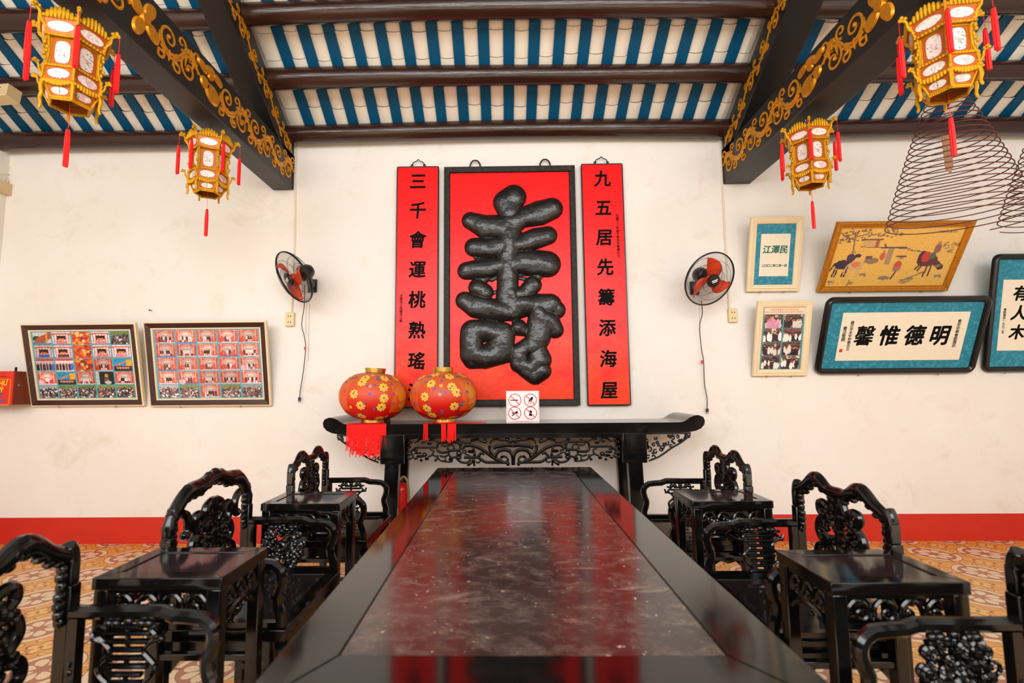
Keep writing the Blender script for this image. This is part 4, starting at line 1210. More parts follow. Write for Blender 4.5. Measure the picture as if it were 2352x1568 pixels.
# ---- armchair: x points to the table, y runs along the row
def crest_profile(kind, u):
    if kind == 'wave':
        a = abs(u) / .27
        return .905 + .058 * math.exp(-((a - .47) / .24) ** 2) + .022 * math.exp(-(a / .2) ** 2) - .012 * max(0, a - .8) / .2
    a = abs(u) / .27
    return .985 - .105 * a ** 2.6 + .010 * math.cos(a * 9.0)

def make_chair(kind, panel):
    rt = thing('armchair', '', 'chair')
    hw = .268; xb = -.21; xf = .20
    for s in (-1, 1):       # back posts run down to the floor as rear legs
        b = MB(); y = s * hw
        b.box(xb - .019, xb + .019, y - .019, y + .019, 0, .80)
        if kind == 'wave':
            b.box(xb - .017, xb + .017, y - .016, y + .014, .80, .868)
            b.tube([(xb, y, .86), (xb, y - s * .004, .885), (xb, y - s * .016, .905)], .021, 8, (1, 0, 0), sq=True)
        else:
            b.tube([(xb, y, .79), (xb, y, .84), (xb, y - s * .006, .862), (xb, y - s * .022, .888), (xb, y - s * .05, .902)], [.021, .024, .019, .024, .02], 8, (1, 0, 0))
            b.blob((xb, y, .80), .024, .023, .014)
        # turned ornament on the inner side
        for z, r in ((.845, .013), (.825, .018), (.80, .012), (.775, .019), (.752, .022), (.728, .016), (.71, .010)):
            b.blob((xb, y - s * .027, z), .015, r, .017, 8, 5)
        b.build('back_post', M['lacquer'], rt, bevel=.004)
    b = MB(); pts = []; rr = []
    for i in range(41):
        u = -.255 + .51 * i / 40; pts.append((xb, u, crest_profile(kind, u) - .020)); rr.append((.022 if kind == 'wave' else .027) + (.006 * math.exp(-((abs(u) - .12) / .06) ** 2)))
    b.tube(pts, rr, 10, (1, 0, 0), .82)
    for u in (-.17, -.13, -.09, -.04, 0, .04, .09, .13, .17):
        zc = crest_profile(kind, u) - .046
        b.blob((xb, u, zc), .014, .018, .013, 8, 5)
        if kind != 'wave': b.blob((xb, u, zc + .042), .02, .02, .016, 8, 5)
    if kind == 'wave':
        for s in (-1, 1):
            for u, dz in ((.20, -.036), (.23, -.03)): b.blob((xb, s * u, crest_profile(kind, u) + dz - .012), .013, .016, .012, 8, 5)
            sp = spiral(s * .10, crest_profile(kind, .1) - .026, .016, 0, 1.2, 10); b.tube([(xb + .020, p[0], p[1]) for p in sp], .004, 5, (1, 0, 0))
    else:
        for s in (-1, 1):      # hooked scrolls that hang from the arch
            sp = [(s * .200, .872), (s * .176, .860), (s * .160, .832), (s * .160, .80), (s * .172, .785), (s * .184, .787)]
            b.tube(curve_pts([(xb, p[0], p[1]) for p in sp], 5), [.017] * 21 + [.019] * 5, 8, (1, 0, 0), .9)
            b.blob((xb, s * .182, .788), .016)
    b.build('crest_rail', M['lacquer'], rt)
    # pierced splat
    b = MB(); t3 = lambda u, v, d=0: (xb + d, u, v)
    for s in (-1, 1):
        if kind == 'wave':
            ears = [[(.03, .88), (.045, .84), (.082, .852), (.108, .848), (.112, .822), (.092, .806), (.078, .822)], [(.09, .80), (.118, .775), (.126, .735), (.10, .705), (.078, .72)], [(.05, .71), (.10, .69), (.135, .665), (.14, .63), (.115, .615), (.09, .63)], [(.03, .62), (.07, .585), (.12, .585)]]
        else:
            ears = [[(.02, .88), (.05, .86), (.056, .82), (.04, .79)], [(.06, .80), (.085, .84), (.115, .84), (.118, .80), (.10, .77), (.085, .79)], [(.08, .765), (.12, .76), (.135, .72), (.115, .69), (.09, .70)], [(.06, .69), (.11, .68), (.15, .655), (.155, .62), (.12, .60)]]
        for e in ears:
            c = curve_pts([t3(s * p[0], p[1]) for p in e], 5)
            b.tube(c, [.013 + .004 * math.sin(PI * i / (len(c) - 1)) for i in range(len(c))], 8, (1, 0, 0), .95)
    b.tube([t3(0, .57), t3(0, .70), t3(0, .89)], [.03, .022, .024], 8, (1, 0, 0), .6)
    carve_cluster(b, lambda u, v, d=0: (xb + d, u, .725 + v), (1, 0, 0), .115, .135, 17 if kind == 'wave' else 29, 150, .011)
    b.box(xb - .012, xb + .012, -.15, .15, .525, .565)
    b.build('carved_splat', M['lacquer'], rt)
    MB().box(xb - .014, xb + .014, -hw, hw, .502, .53).build('lower_back_rail', M['lacquer'], rt, bevel=.003)
    # arms
    for s in (-1, 1):
        y = s * .262; b = MB()
        top = [(xb + .02, y, .728), (-.06, y, .728), (.055, y, .729), (.075, y, .722), (.088, y, .717), (.125, y, .7155)]
        crv = [(.165, y, .711), (.19, y, .692), (.199, y, .664), (.192, y, .63), (.183, y, .605), (.186, y, .575), (.197, y, .545), (.2, y, .505)]
        c = [Vector(p) for p in top] + curve_pts(crv, 4)
        b.tube(c, [.0175] * len(c), 8, (0, 1, 0), 1.0, sq=True)
        b.box(xb + .019, xb + .045, y - .014, y + .014, .505, .715)
        b.box(xb + .02, .19, y - .013, y + .013, .502, .522)
        b.blob((xb + .032, y - s * .014, .60), .008, .006, .008); b.blob((xb + .032, y - s * .014, .58), .009, .006, .009)
        b.build('arm_frame', M['lacquer'], rt)
    for s in (-1, 1):
        y = s * .262; b = MB(); cx = -.035
        for u in (-.055, -.035, 0, .035, .055): b.blob((cx + u, y, .705 - .006 * (abs(u) > .02)), .014, .012, .012, 8, 5)
        if panel == 'lattice':
            Z = lambda v: .520 + .175 * v
            hwid = {.04: .045, .16: .045, .28: .042, .40: .058, .52: .052, .64: .042, .76: .056, .88: .062, .97: .040}
            for v, hw2 in hwid.items():
                b.tube([(cx - hw2, y, Z(v)), (cx + hw2, y, Z(v))], .0072, 8, (0, 1, 0), 1.3)
            for sg in (-1, 1):
                side = curve_pts([(cx + sg * .05, y, Z(.0)), (cx + sg * .043, y, Z(.12)), (cx + sg * .070, y, Z(.26)), (cx + sg * .078, y, Z(.40)), (cx + sg * .06, y, Z(.52)), (cx + sg * .045, y, Z(.62)), (cx + sg * .062, y, Z(.74)), (cx + sg * .078, y, Z(.84)), (cx + sg * .060, y, Z(.95)), (cx + sg * .085, y, Z(.99))], 3)
                b.tube(side, .0062, 6, (0, 1, 0), 1.3)
                b.tube([(cx + sg * .05, y, Z(.74)), (cx + sg * .092, y, Z(.80)), (cx + sg * .10, y, Z(.9))], .0062, 6, (0, 1, 0), 1.3)
                b.blob((cx + sg * .092, y, Z(.80)), .010); b.blob((cx + sg * .048, y, Z(.02)), .011)
            for v0, v1 in ((.16, .28), (.40, .52), (.64, .97)): b.tube([(cx, y, Z(v0)), (cx, y, Z(v1))], .0062, 6)
        else:
            carve_cluster(b, lambda u, v, d=0: (cx + u, y + d, .612 + v), (0, 1, 0), .088, .088, 41, 110, .010)
            for sg in (-1, 1):
                sp = spiral(cx + sg * .07, .665, .022, PI / 2, sg * 1.1, 12, .3); b.tube([(p[0], y, p[1]) for p in sp], .008, 6, (0, 1, 0), 1.2)
                sp = spiral(cx + sg * .065, .555, .026, -PI / 2, -sg * 1.1, 12, .3); b.tube([(p[0], y, p[1]) for p in sp], .008, 6, (0, 1, 0), 1.2)
        b.build('arm_panel', M['lacquer'], rt)
    # seat
    b = MB(); x0, x1, y0, y1, fw = xb - .02, .225, -.285, .285, .055
    for q in ([(x0, y0), (x1, y0), (x1 - fw, y0 + fw), (x0 + fw, y0 + fw)], [(x1, y0), (x1, y1), (x1 - fw, y1 - fw), (x1 - fw, y0 + fw)],
              [(x1, y1), (x0, y1), (x0 + fw, y1 - fw), (x1 - fw, y1 - fw)], [(x0, y1), (x0, y0), (x0 + fw, y0 + fw), (x0 + fw, y1 - fw)]):
        b.hexa([(*p, .462) for p in q] + [(*p, .502) for p in q])
    b.build('seat_frame', M['lacquer_top'], rt, bevel=.003)
    MB().box(x0 + fw, x1 - fw, y0 + fw, y1 - fw, .468, .499).build('seat_panel', M['marble_small'], rt)
    # front legs with an S curve, scalloped aprons, stretchers
    for s in (-1, 1):
        c = curve_pts([(.195, s * .25, .462), (.205, s * .262, .40), (.188, s * .25, .31), (.182, s * .246, .2), (.192, s * .254, .1), (.205, s * .262, .03), (.2, s * .258, 0)], 5)
        MB().tube(c, [.027 if i < 6 else .021 for i in range(len(c))], 8, (0, 1, 0), 1.0, sq=True).build('front_leg', M['lacquer'], rt)
    wave = lambda L: [(-L / 2, 0), (L / 2, 0), (L / 2, -.12), (L * .40, -.075), (L * .33, -.05), (L * .22, -.062), (L * .12, -.048), (0, -.075), (-L * .12, -.048), (-L * .22, -.062), (-L * .33, -.05), (-L * .40, -.075), (-L / 2, -.12)]
    MB().prism(wave(.47), (.196, 0, .462), (0, 1, 0), (0, 0, 1), (-.016, 0, 0)).build('apron', M['lacquer'], rt)
    for s in (-1, 1):
        MB().prism(wave(.37), (-.005, s * .262, .462), (1, 0, 0), (0, 0, 1), (0, -s * .016, 0)).build('apron', M['lacquer'], rt)
        MB().box(xb + .01, .19, s * .258 - .012, s * .258 + .012, .09, .115).build('stretcher', M['lacquer'], rt, bevel=.003)
    MB().box(.186, .21, -.25, .25, .07, .095).build('stretcher', M['lacquer'], rt, bevel=.003)
    return rt

tea = make_tea_table()
TEA = [((-1.000, 1.588), 'black lacquer tea table in the left row, the nearer one with a big reflecting top'),
       ((-.968, 2.503), 'black lacquer tea table in the left row, the farther one near the altar'),
       ((1.068, 1.542), 'black lacquer tea table in the right row, the nearer one'),
       ((1.062, 2.512), 'black lacquer tea table in the right row, the farther one near the altar')]
for i, ((x, y), lab) in enumerate(TEA):
    o = tea if i == 0 else copy_tree(tea)
    o.location = (x, y, 0); tag(o, lab, 'side table', 'black tea tables between the chairs')
proto = {}
XLc, XRc = -.985, 1.075
CH = [('wave', 'lattice', XLc, 1.118, 0, 'black carved armchair in the left row nearest the camera, cut off at the left edge'),
      ('arch', 'flower', XLc, 2.050, 0, 'black carved armchair with an arched knobbly crest, between the two left tea tables'),
      ('wave', 'lattice', XLc, 3.050, 0, 'black carved armchair in the left row closest to the back wall'),
      ('wave', 'flower', XRc, 1.040, PI, 'black carved armchair in the right row nearest the camera, cut off at the right edge'),
      ('wave', 'lattice', XRc, 1.975, PI, 'black carved armchair between the two right tea tables'),
      ('wave', 'lattice', XRc, 2.955, PI, 'black carved armchair in the right row closest to the back wall')]
for kind, panel, x, y, rz, lab in CH:
    if (kind, panel) not in proto: proto[(kind, panel)] = o = make_chair(kind, panel)
    else: o = copy_tree(proto[(kind, panel)])
    o.location = (x, y, 0); o.rotation_euler = (0, 0, rz); tag(o, lab, 'chair', 'black carved armchairs along the table')

# ---- the long table
x0, x1, y0, y1 = -.462, .578, .835, 3.405
rt = thing('long_table', 'long black lacquer table with a scratched dark marble inlay, in the middle of the room', 'table', (0, 0, 0))
fx0, fx1, fy0, fy1 = .124, .142, .205, .205
ix0, ix1, iy0, iy1 = -.338, .437, 1.04, 3.245
b = MB(); z0, z1 = TT - .055, TT
for q in ([(x0, y0), (x1, y0), (ix1, iy0), (ix0, iy0)], [(x1, y0), (x1, y1), (ix1, iy1), (ix1, iy0)], [(x1, y1), (x0, y1), (ix0, iy1), (ix1, iy1)], [(x0, y1), (x0, y0), (ix0, iy0), (ix0, iy1)]):
    b.hexa([(*p, z0) for p in q] + [(*p, z1) for p in q])
b.build('top_frame', M['lacquer_top'], rt, bevel=.003)
MB().box(ix0 + .002, ix1 - .002, iy0 + .002, iy1 - .002, z0 + .01, z1 - .002).build('marble_inlay', M['marble'], rt)
for lx in (x0 + .07, x1 - .07):
    for ly in (y0 + .1, (y0 + y1) / 2, y1 - .1):
        MB().box(lx - .035, lx + .035, ly - .035, ly + .035, 0, z0).build('leg', M['lacquer'], rt, bevel=.006)
for s, xx in ((-1, x0 + .05), (1, x1 - .05)):
    b = MB(); L = y1 - y0 - .28; k = 60
    poly = [(0, 0), (L, 0)] + [(L * (1 - i / k), -.09 - .02 * math.cos(2 * PI * 6 * i / k)) for i in range(k + 1)]
    b.prism(poly, (xx, y0 + .14, z0), (0, 1, 0), (0, 0, 1), (-s * .02, 0, 0)).build('apron', M['lacquer'], rt)
for yy in (y0 + .08, y1 - .08):
    MB().box(x0 + .1, x1 - .1, yy - .01, yy + .01, z0 - .1, z0).build('apron', M['lacquer'], rt)

# ---- altar table against the back wall
AX = (at(764, 968, Y=4.05).x + at(1594, 962, Y=4.05).x) / 2; AL = at(1594, 962, Y=4.05).x - at(764, 968, Y=4.05).x
AY0, AY1, AZ = 3.83, 4.31, 1.055
rt = thing('altar_table', 'long black altar table with scrolled ends and pierced carving, against the back wall', 'altar table', (AX, (AY0 + AY1) / 2, 0))
AD = (AY1 - AY0) / 2; hl = AL / 2
pr = [(-hl + .20, AZ), (hl - .20, AZ)]
def end(s):       # outline of one curled end, from the top surface round to the underside
    q = [(hl - .20, 0), (hl - .165, .004), (hl - .14, .018), (hl - .115, .036), (hl - .08, .05), (hl - .045, .054), (hl - .012, .04), (hl, .012), (hl - .006, -.018), (hl - .03, -.045), (hl - .07, -.064), (hl - .12, -.074), (hl - .2, -.076)]
    return [(s * a, AZ + c) for a, c in q]
poly = end(1) + list(reversed(end(-1)))
b = MB(); b.prism(poly, (0, -AD, 0), (1, 0, 0), (0, 0, 1), (0, 2 * AD, 0)); top = b.build('top', M['lacquer_top'], rt, smooth=25)
for s in (-1, 1):
    sp = spiral(s * (hl - .05), AZ + .006, .042, PI * .5, -s * 2.4, 50, .1)
    b = MB(); b.tube([(p[0], -AD - .002, p[1]) for p in sp], .0045, 5, (0, 1, 0)); b.build('end_spiral', M['lacquer'], top)
LXS = (-.925, .925); zt_ = AZ - .076
for sx in LXS:
    for yy in (-AD + .045, AD - .06):
        fl = math.copysign(.035, sx)
        b = MB(); w = .055
        b.hexa([(sx + fl - w, yy - .035, 0), (sx + fl + w, yy - .035, 0), (sx + fl + w, yy + .035, 0), (sx + fl - w, yy + .035, 0),
                (sx - w, yy - .035, zt_), (sx + w, yy - .035, zt_), (sx + w, yy + .035, zt_), (sx - w, yy + .035, zt_)])
        b.build('leg', M['lacquer'], rt, bevel=.006)
    b = MB(); yf = -AD + .01
    b.box(sx - .092, sx + .092, yf - .028, yf + .004, zt_ - .225, zt_)
    pl = b.build('fret_panel', M['lacquer'], rt, bevel=.006)
    for zc in (zt_ - .06, zt_ - .165):
        b = MB(); r_ = .042
        key = [(-r_, r_), (r_, r_), (r_, -r_), (-r_ * .4, -r_), (-r_ * .4, r_ * .35), (r_ * .45, r_ * .35), (r_ * .45, -r_ * .3), (0, -r_ * .3)]
        b.tube([(sx - .012 + p[0], yf - .030, zc + p[1]) for p in key], .005, 4, (0, 1, 0), .8, sq=True)
        b.tube([(sx - .012 + p[0] * 1.3, yf - .030, zc + p[1] * 1.12) for p in ((-r_, r_), (r_, r_), (r_, -r_), (-r_, -r_))], .004, 4, (0, 1, 0), .8, closed=True, sq=True)
        b.build('key_fret', M['lacquer'], pl)
    b = MB(); b.box(sx - .045, sx + .045, -AD + .1, AD - .1, .12, .16); b.box(sx - .045, sx + .045, -AD + .08, AD - .08, zt_ - .08, zt_ - .01)
    b.build('side_rail', M['lacquer'], rt, bevel=.004)
yc = -AD + .015
MB().box(-.84, .84, yc - .018, yc + .018, zt_ - .035, zt_).build('front_rail', M['lacquer'], rt, bevel=.003)
# pierced front carving, traced in the zoomed photograph and mirrored
HALF = [([(400, 335), (770, 335)], 15), ([(850, 245), (800, 270), (785, 340), (812, 405), (880, 425), (980, 415), (1000, 395), (1120, 385), (1195, 375), (1205, 320), (1190, 270), (1150, 245), (1040, 240), (940, 245), (850, 245)], 17),
        ([(960, 350), (1020, 392), (1080, 370), (1085, 310), (1030, 285), (985, 312), (1000, 350)], 13), ([(860, 285), (930, 315), (1000, 285)], 10),
        ([(1250, 345), (1290, 305), (1400, 298), (1550, 345), (1680, 430), (1800, 520), (1960, 595)], 22), ([(1260, 330), (1245, 380), (1300, 400), (1310, 430)], 12),
        ([(1840, 560), (1835, 480), (1880, 410), (1970, 375), (2070, 390), (2130, 450), (2152, 540), (2155, 650)], 24), ([(1730, 300), (1740, 380), (1800, 470), (1870, 560), (1960, 590)], 22),
        ([(1740, 270), (1760, 210), (1840, 185), (1960, 205), (2070, 195)], 14), ([(1790, 350), (1850, 320), (1960, 300), (2060, 290), (2152, 300)], 26), ([(2060, 270), (2100, 235), (2152, 205)], 20), ([(1920, 540), (1960, 500), (2030, 510), (2060, 560), (2030, 590)], 14),
        ([(1270, 515), (1500, 515), (1560, 540), (1620, 580), (1700, 602), (2000, 605), (2080, 640)], 18), ([(1640, 455), (1585, 440), (1535, 480), (1540, 540)], 18), ([(1240, 420), (1350, 480), (1420, 500), (1480, 470)], 10),
        ([(230, 200), (300, 180), (360, 172), (385, 240), (440, 210), (500, 180), (560, 190), (620, 240)], 14), ([(640, 220), (690, 190), (740, 200), (800, 232), (910, 225), (930, 190)], 13), ([(1200, 190), (1240, 240), (1300, 252), (1370, 250), (1420, 205), (1520, 190), (1600, 230), (1690, 245)], 13), ([(1600, 230), (1640, 190), (1680, 220)], 13),
        ([(620, 500), (680, 480), (725, 400), (660, 375)], 11), ([(700, 470), (770, 500), (830, 560), (900, 585), (1050, 592), (1030, 540)], 11), ([(750, 565), (800, 520), (790, 470)], 12), ([(830, 480), (900, 502), (970, 480), (1000, 440), (990, 400)], 12), ([(930, 500), (940, 560), (900, 570)], 9), ([(1000, 470), (1050, 520), (1120, 505), (1180, 480), (1180, 420)], 14),
        ([(1130, 520), (1200, 590), (1300, 612), (1380, 575), (1370, 530)], 14), ([(1330, 650), (1400, 620), (1440, 560), (1455, 670)], 13), ([(1480, 600), (1540, 605), (1565, 570)], 11), ([(240, 440), (300, 420), (340, 380), (400, 335)], 16), ([(250, 520), (300, 540), (360, 500), (330, 450)], 13)]
LEAF = [((300, 250), 45, 26), ((280, 330), 40, 20), ((290, 450), 50, 28), ((400, 390), 40, 20), ((440, 440), 60, 18), ((480, 500), 62, 22), ((560, 470), 40, 34), ((600, 540), 34, 24), ((400, 540), 34, 16), ((500, 570), 24, 20), ((540, 250), 36, 18), ((650, 270), 44, 20), ((1160, 210), 30, 26), ((1210, 270), 26, 40), ((1180, 450), 46, 44), ((1180, 520), 40, 30), ((1400, 410), 60, 26), ((1440, 370), 24, 44), ((1460, 460), 24, 44), ((1440, 570), 28, 50), ((1030, 550), 36, 24), ((700, 200), 26, 26), ((1430, 210), 44, 22), ((1640, 230), 34, 28), ((2050, 200), 34, 30), ((2080, 290), 40, 24), ((2060, 630), 30, 34), ((1350, 650), 26, 20), ((760, 570), 24, 18), ((1960, 505), 30, 20)]
PX0 = at(1175, 1030, Y=AY0).x - AX
def apt(px, py):
    q = at(900 + px / 7.84, 980 + py / 7.84, Y=AY0 + .015); return (q.x - AX - .0, q.z)
cxm = apt(2152, 400)[0]
zfix = (zt_ - .03) - apt(1000, 160)[1]
ku = .835 / (cxm - apt(205, 400)[0])
b = MB()
for s in (-1, 1):
    for pts, r_ in HALF:
        c = curve_pts([(s * (cxm - apt(*p)[0]) * ku * -1, yc, apt(*p)[1] + zfix) for p in pts], 4)
        c = [Vector((v.x, v.y, v.z)) for v in c]
        b.tube(c, [r_ / 7.84 / 293 * 1.6] * len(c), 6, (0, 1, 0), .95)
    for p, ru, rv in LEAF:
        q = apt(*p); b.blob((s * (cxm - q[0]) * ku * -1, yc, q[1] + zfix), 1.2 * ru / 7.84 / 293, .016, 1.2 * rv / 7.84 / 293, 8, 5)
b.build('pierced_apron', M['lacquer'], rt)
for s in (-1, 1):
    b = MB(); rng = random.Random(6)
    xw0, xw1 = .96 + .055, .96 + .40
    b.box(s * xw0 if s > 0 else s * xw1, s * xw1 if s > 0 else s * xw0, yc - .012, yc + .012, zt_ - .014, zt_)
    edge = curve_pts([(s * xw1, yc, zt_ - .02), (s * (xw1 - .07), yc, zt_ - .075), (s * (xw1 - .15), yc, zt_ - .12), (s * (xw1 - .24), yc, zt_ - .18), (s * (xw0 + .02), yc, zt_ - .215)], 5)
    b.tube(edge, .007, 6, (0, 1, 0), 1.2)
    for i in range(34):
        u = rng.random() ** 1.3; dmax = .19 * (1 - u) + .015; v = rng.random() * dmax
        cx_, cz_ = s * (xw0 + u * (xw1 - xw0)), zt_ - .012 - v
        sp = spiral(cx_, cz_, rng.uniform(.010, .022) * (1 - .4 * u), rng.uniform(0, 6), rng.choice([-1, 1]) * .9, 9, .35)
        b.tube([(p[0], yc, max(p[1], zt_ - .225)) for p in sp], .0058, 6, (0, 1, 0), 1.3)
    b.build('wing_bracket', M['lacquer'], rt)

# ------------------------------------------------------------------ things on and under the altar table
m, nt, bs = nodes('flowered_lantern_silk')
tc = nt.nodes.new('ShaderNodeTexCoord'); sx_ = nt.nodes.new('ShaderNodeSeparateXYZ'); nt.links.new(tc.outputs['Object'], sx_.inputs[0])
th = MT(nt, 'ARCTAN2', sx_.outputs[1], sx_.outputs[0])
zz = sx_.outputs[2]
# yellow figured gores at the two sides, red flowered cloth between
gore = MT(nt, 'MULTIPLY', MT(nt, 'GREATER_THAN', MT(nt, 'COSINE', MT(nt, 'MULTIPLY', MT(nt, 'ADD', th, .40), 3.0)), .5), MT(nt, 'LESS_THAN', MT(nt, 'ABSOLUTE', MT(nt, 'SUBTRACT', zz, .215)), .115))
gn = NOISE(nt, tc.outputs['Object'], 9, 2, .5)
gore_c = MIX(nt, RAMP(nt, gn, [(.46, 0.0), (.49, 1.0)]), lin((236, 150, 10)), lin((232, 84, 12)))
c = MIX(nt, gore, lin((216, 10, 6)), gore_c)
fade = RAMP(nt, zz, [(.13, 0.0), (.33, 1.0)])
c = MIX(nt, MT(nt, 'MULTIPLY', fade, .75), c, lin((204, 104, 48)))
nt.links.new(c, bs.inputs['Base Color']); bs.inputs['Roughness'].default_value = .5
M['lantern_silk'] = m
M['petal_yellow'] = simple('petal_yellow', (250, 196, 60), .5, var=.2, scale=80)
M['petal_pink'] = simple('petal_pink', (240, 170, 130), .5, var=.2, scale=80)
M['petal_blue'] = simple('petal_blue', (104, 96, 150), .5, var=.2, scale=80)
M['petal_core'] = simple('petal_core', (196, 60, 20), .5)

def round_lantern(label, cx_px, base_px, lean, seed, fringe, spin=0):
    zb = AZ
    p = at(cx_px, base_px, Z=AZ); y = AY0 + .12
    x = at(cx_px, base_px, Y=y).x
    rt = thing('round_lantern', label, 'lantern', (x, y, zb), (0, 0, 0), 'round red lanterns on the altar table')
    RX, RZ, zc = .268, .182, .215
    prof = []
    for i in range(25):
        a = -1.25 + 2.5 * i / 24; prof.append((RX * math.cos(a) ** .82, zc + RZ * math.sin(a) / math.sin(1.25)))
    b = MB(); nn = 64; vs = []
    for r_, z in prof:
        for j in range(nn): a = 2 * PI * j / nn; rr_ = r_ * (1 - .012 * abs(math.cos(8 * a)) ** 6); vs.append((rr_ * math.cos(a), rr_ * math.sin(a), z))
    shell = b.add(vs, [(i * nn + j, i * nn + (j + 1) % nn, (i + 1) * nn + (j + 1) % nn, (i + 1) * nn + j) for i in range(24) for j in range(nn)])
    tilt = Matrix.Rotation(lean, 4, 'Y')
    def onb(a, e, out=.0015):
        t = (e + 1.25) / 2.5 * 24; i = min(23, int(t)); f = t - i
        r_ = prof[i][0] * (1 - f) + prof[i + 1][0] * f; z = prof[i][1] * (1 - f) + prof[i + 1][1] * f
        return Vector(((r_ + out) * math.cos(a), (r_ + out) * math.sin(a), z + out * math.sin(e)))
    rng = random.Random(seed)
    big, small, blue, core = MB(), MB(), MB(), MB()
    def disc(mb, a, e, rad, pet, depth, out):
        da = rad / max(.08, onb(a, e).xy.length); de = rad / .20
        n = pet * 6; k = len(mb.v); vs = [onb(a, e, out + depth)]
        for q in range(n):
            an = 2 * PI * q / n; rr_ = .72 + .28 * abs(math.cos(pet * an / 2)); vs.append(onb(a + da * rr_ * math.cos(an), e + de * rr_ * math.sin(an), out))
        mb.add(vs, [(0, 1 + q, 1 + (q + 1) % n) for q in range(n)])
    for i in range(80):
        a = -PI / 2 + (i % 16 - 7.5) * .39 + rng.uniform(-.13, .13); e = (-.98, -.5, -.02, .45, .92)[i // 16] + rng.uniform(-.15, .15)
        if math.cos(3 * (a + .40)) > .3 and abs(e) < .8: continue
        if i % 2: disc(big, a, e, .038, 8, .002, .0012); disc(small, a + .035, e - .05, .014, 6, .001, .003); disc(core, a - .01, e + .02, .008, 5, .001, .0045)
        else:
            t = rng.random()
            disc(big if t < .5 else (small if t < .7 else blue), a, e, .0145, 5, .001, .0012); disc(core, a, e, .004, 5, .001, .003)
    for i in range(34): disc(blue, -PI / 2 + rng.uniform(-1.5, 1.5), rng.choice([-.85, -.3, .2, .55, .8, 1.0]) + rng.uniform(-.1, .1), .012, 5, .001, .0012)
    body = merged('lantern_body', [(shell, M['lantern_silk']), (big, M['petal_yellow']), (small, M['petal_pink']), (blue, M['petal_blue']), (core, M['petal_core'])], rt)
    body.rotation_euler = (0, lean, spin)
    MB().lathe([(.076, zc + RZ - .012), (.084, zc + RZ + .042), (.074, zc + RZ + .042), (.066, zc + RZ - .012)], 32, cap=False).xf(tilt).build('top_collar', M['gold_trim'], rt)
    MB().lathe([(.083, .008), (.082, .05), (.07, .052), (.07, .008)], 32).build('foot_collar', M['gold_trim'], rt)
    b = MB()
    for xs, ln, wd in fringe:
        k = max(3, int(wd / .006))
        for q in range(k):
            u = xs + (q / (k - 1) - .5) * wd; L2 = ln * rng.uniform(.78, 1.0)
            xs0 = max(-.07, min(.07, u * .7))
            b.tube(curve_pts([(xs0, -.068, .006), (u * .92, -.10, .006), (u, -.131, .002), (u + .001, -.137, -.03), (u + rng.uniform(-.004, .004), -.135, -L2)], 3), .0034, 4, (0, 1, 0), .7)
    b.lathe([(.088, .0015), (.088, .009), (.05, .009)], 28)
    fr = b.build('fringe', M['red_silk'], rt); fr['kind'] = 'stuff'
    return rt, b
round_lantern('round red flowered lantern at the left end of the altar, full fringe hanging down', 854, 965, R(3), 3, [(-.045, .24, .06), (0, .27, .07), (.04, .26, .08), (-.09, .25, .07), (.10, .25, .09), (-.13, .21, .05)])
rl, _ = round_lantern('round red flowered lantern in front of the big board, with three loose tassel strands', 1020, 963, R(-1), 8, [(-.125, .13, .028), (.012, .14, .03), (.075, .145, .06)], R(-8))
b = MB(); rng = random.Random(5)
for i in range(14):
    b.tube([(.07, -.03 + .003 * i, .004), (.18, -.02 + .003 * i, .004), (.26 + rng.uniform(0, .08), .01 + .0015 * i, .004)], .003, 4)
b.build('loose_strands', M['red_silk'], rl)['kind'] = 'stuff'

# prohibition sign
sy = 3.99
a, c = at(1163, 966, Y=sy), at(1238, 897, Y=sy)
w, h = c.x - a.x, c.z - AZ
rt = thing('prohibition_sign', 'white sign with four crossed-out red circles standing on the altar table', 'sign', ((a.x + c.x) / 2, sy, AZ), (R(-4), 0, 0))
MB().box(-w / 2, w / 2, -.004, .004, 0, h).build('plate', M['white_card'], rt, bevel=.001)
MB().box(-w * .3, w * .3, -.004, .07, 0, .006).build('stand', M['white_card'], rt)
b = MB(); moulding(b, w - .012, h - .012, .002, 0, 0, [(0, -.0042), (0, -.0048), (.0018, -.0048), (.0018, -.0042)], .016)
b.v = [(p[0], p[1], p[2] + .006) for p in b.v]; b.build('border_line', M['sign_red'], rt)
ICON = [(-.235, .70), (.235, .70), (-.245, .285), (.235, .285)]
IN = ['no_smoking_symbol', 'no_touching_symbol', 'no_loudspeaker_symbol', 'no_drinks_symbol']
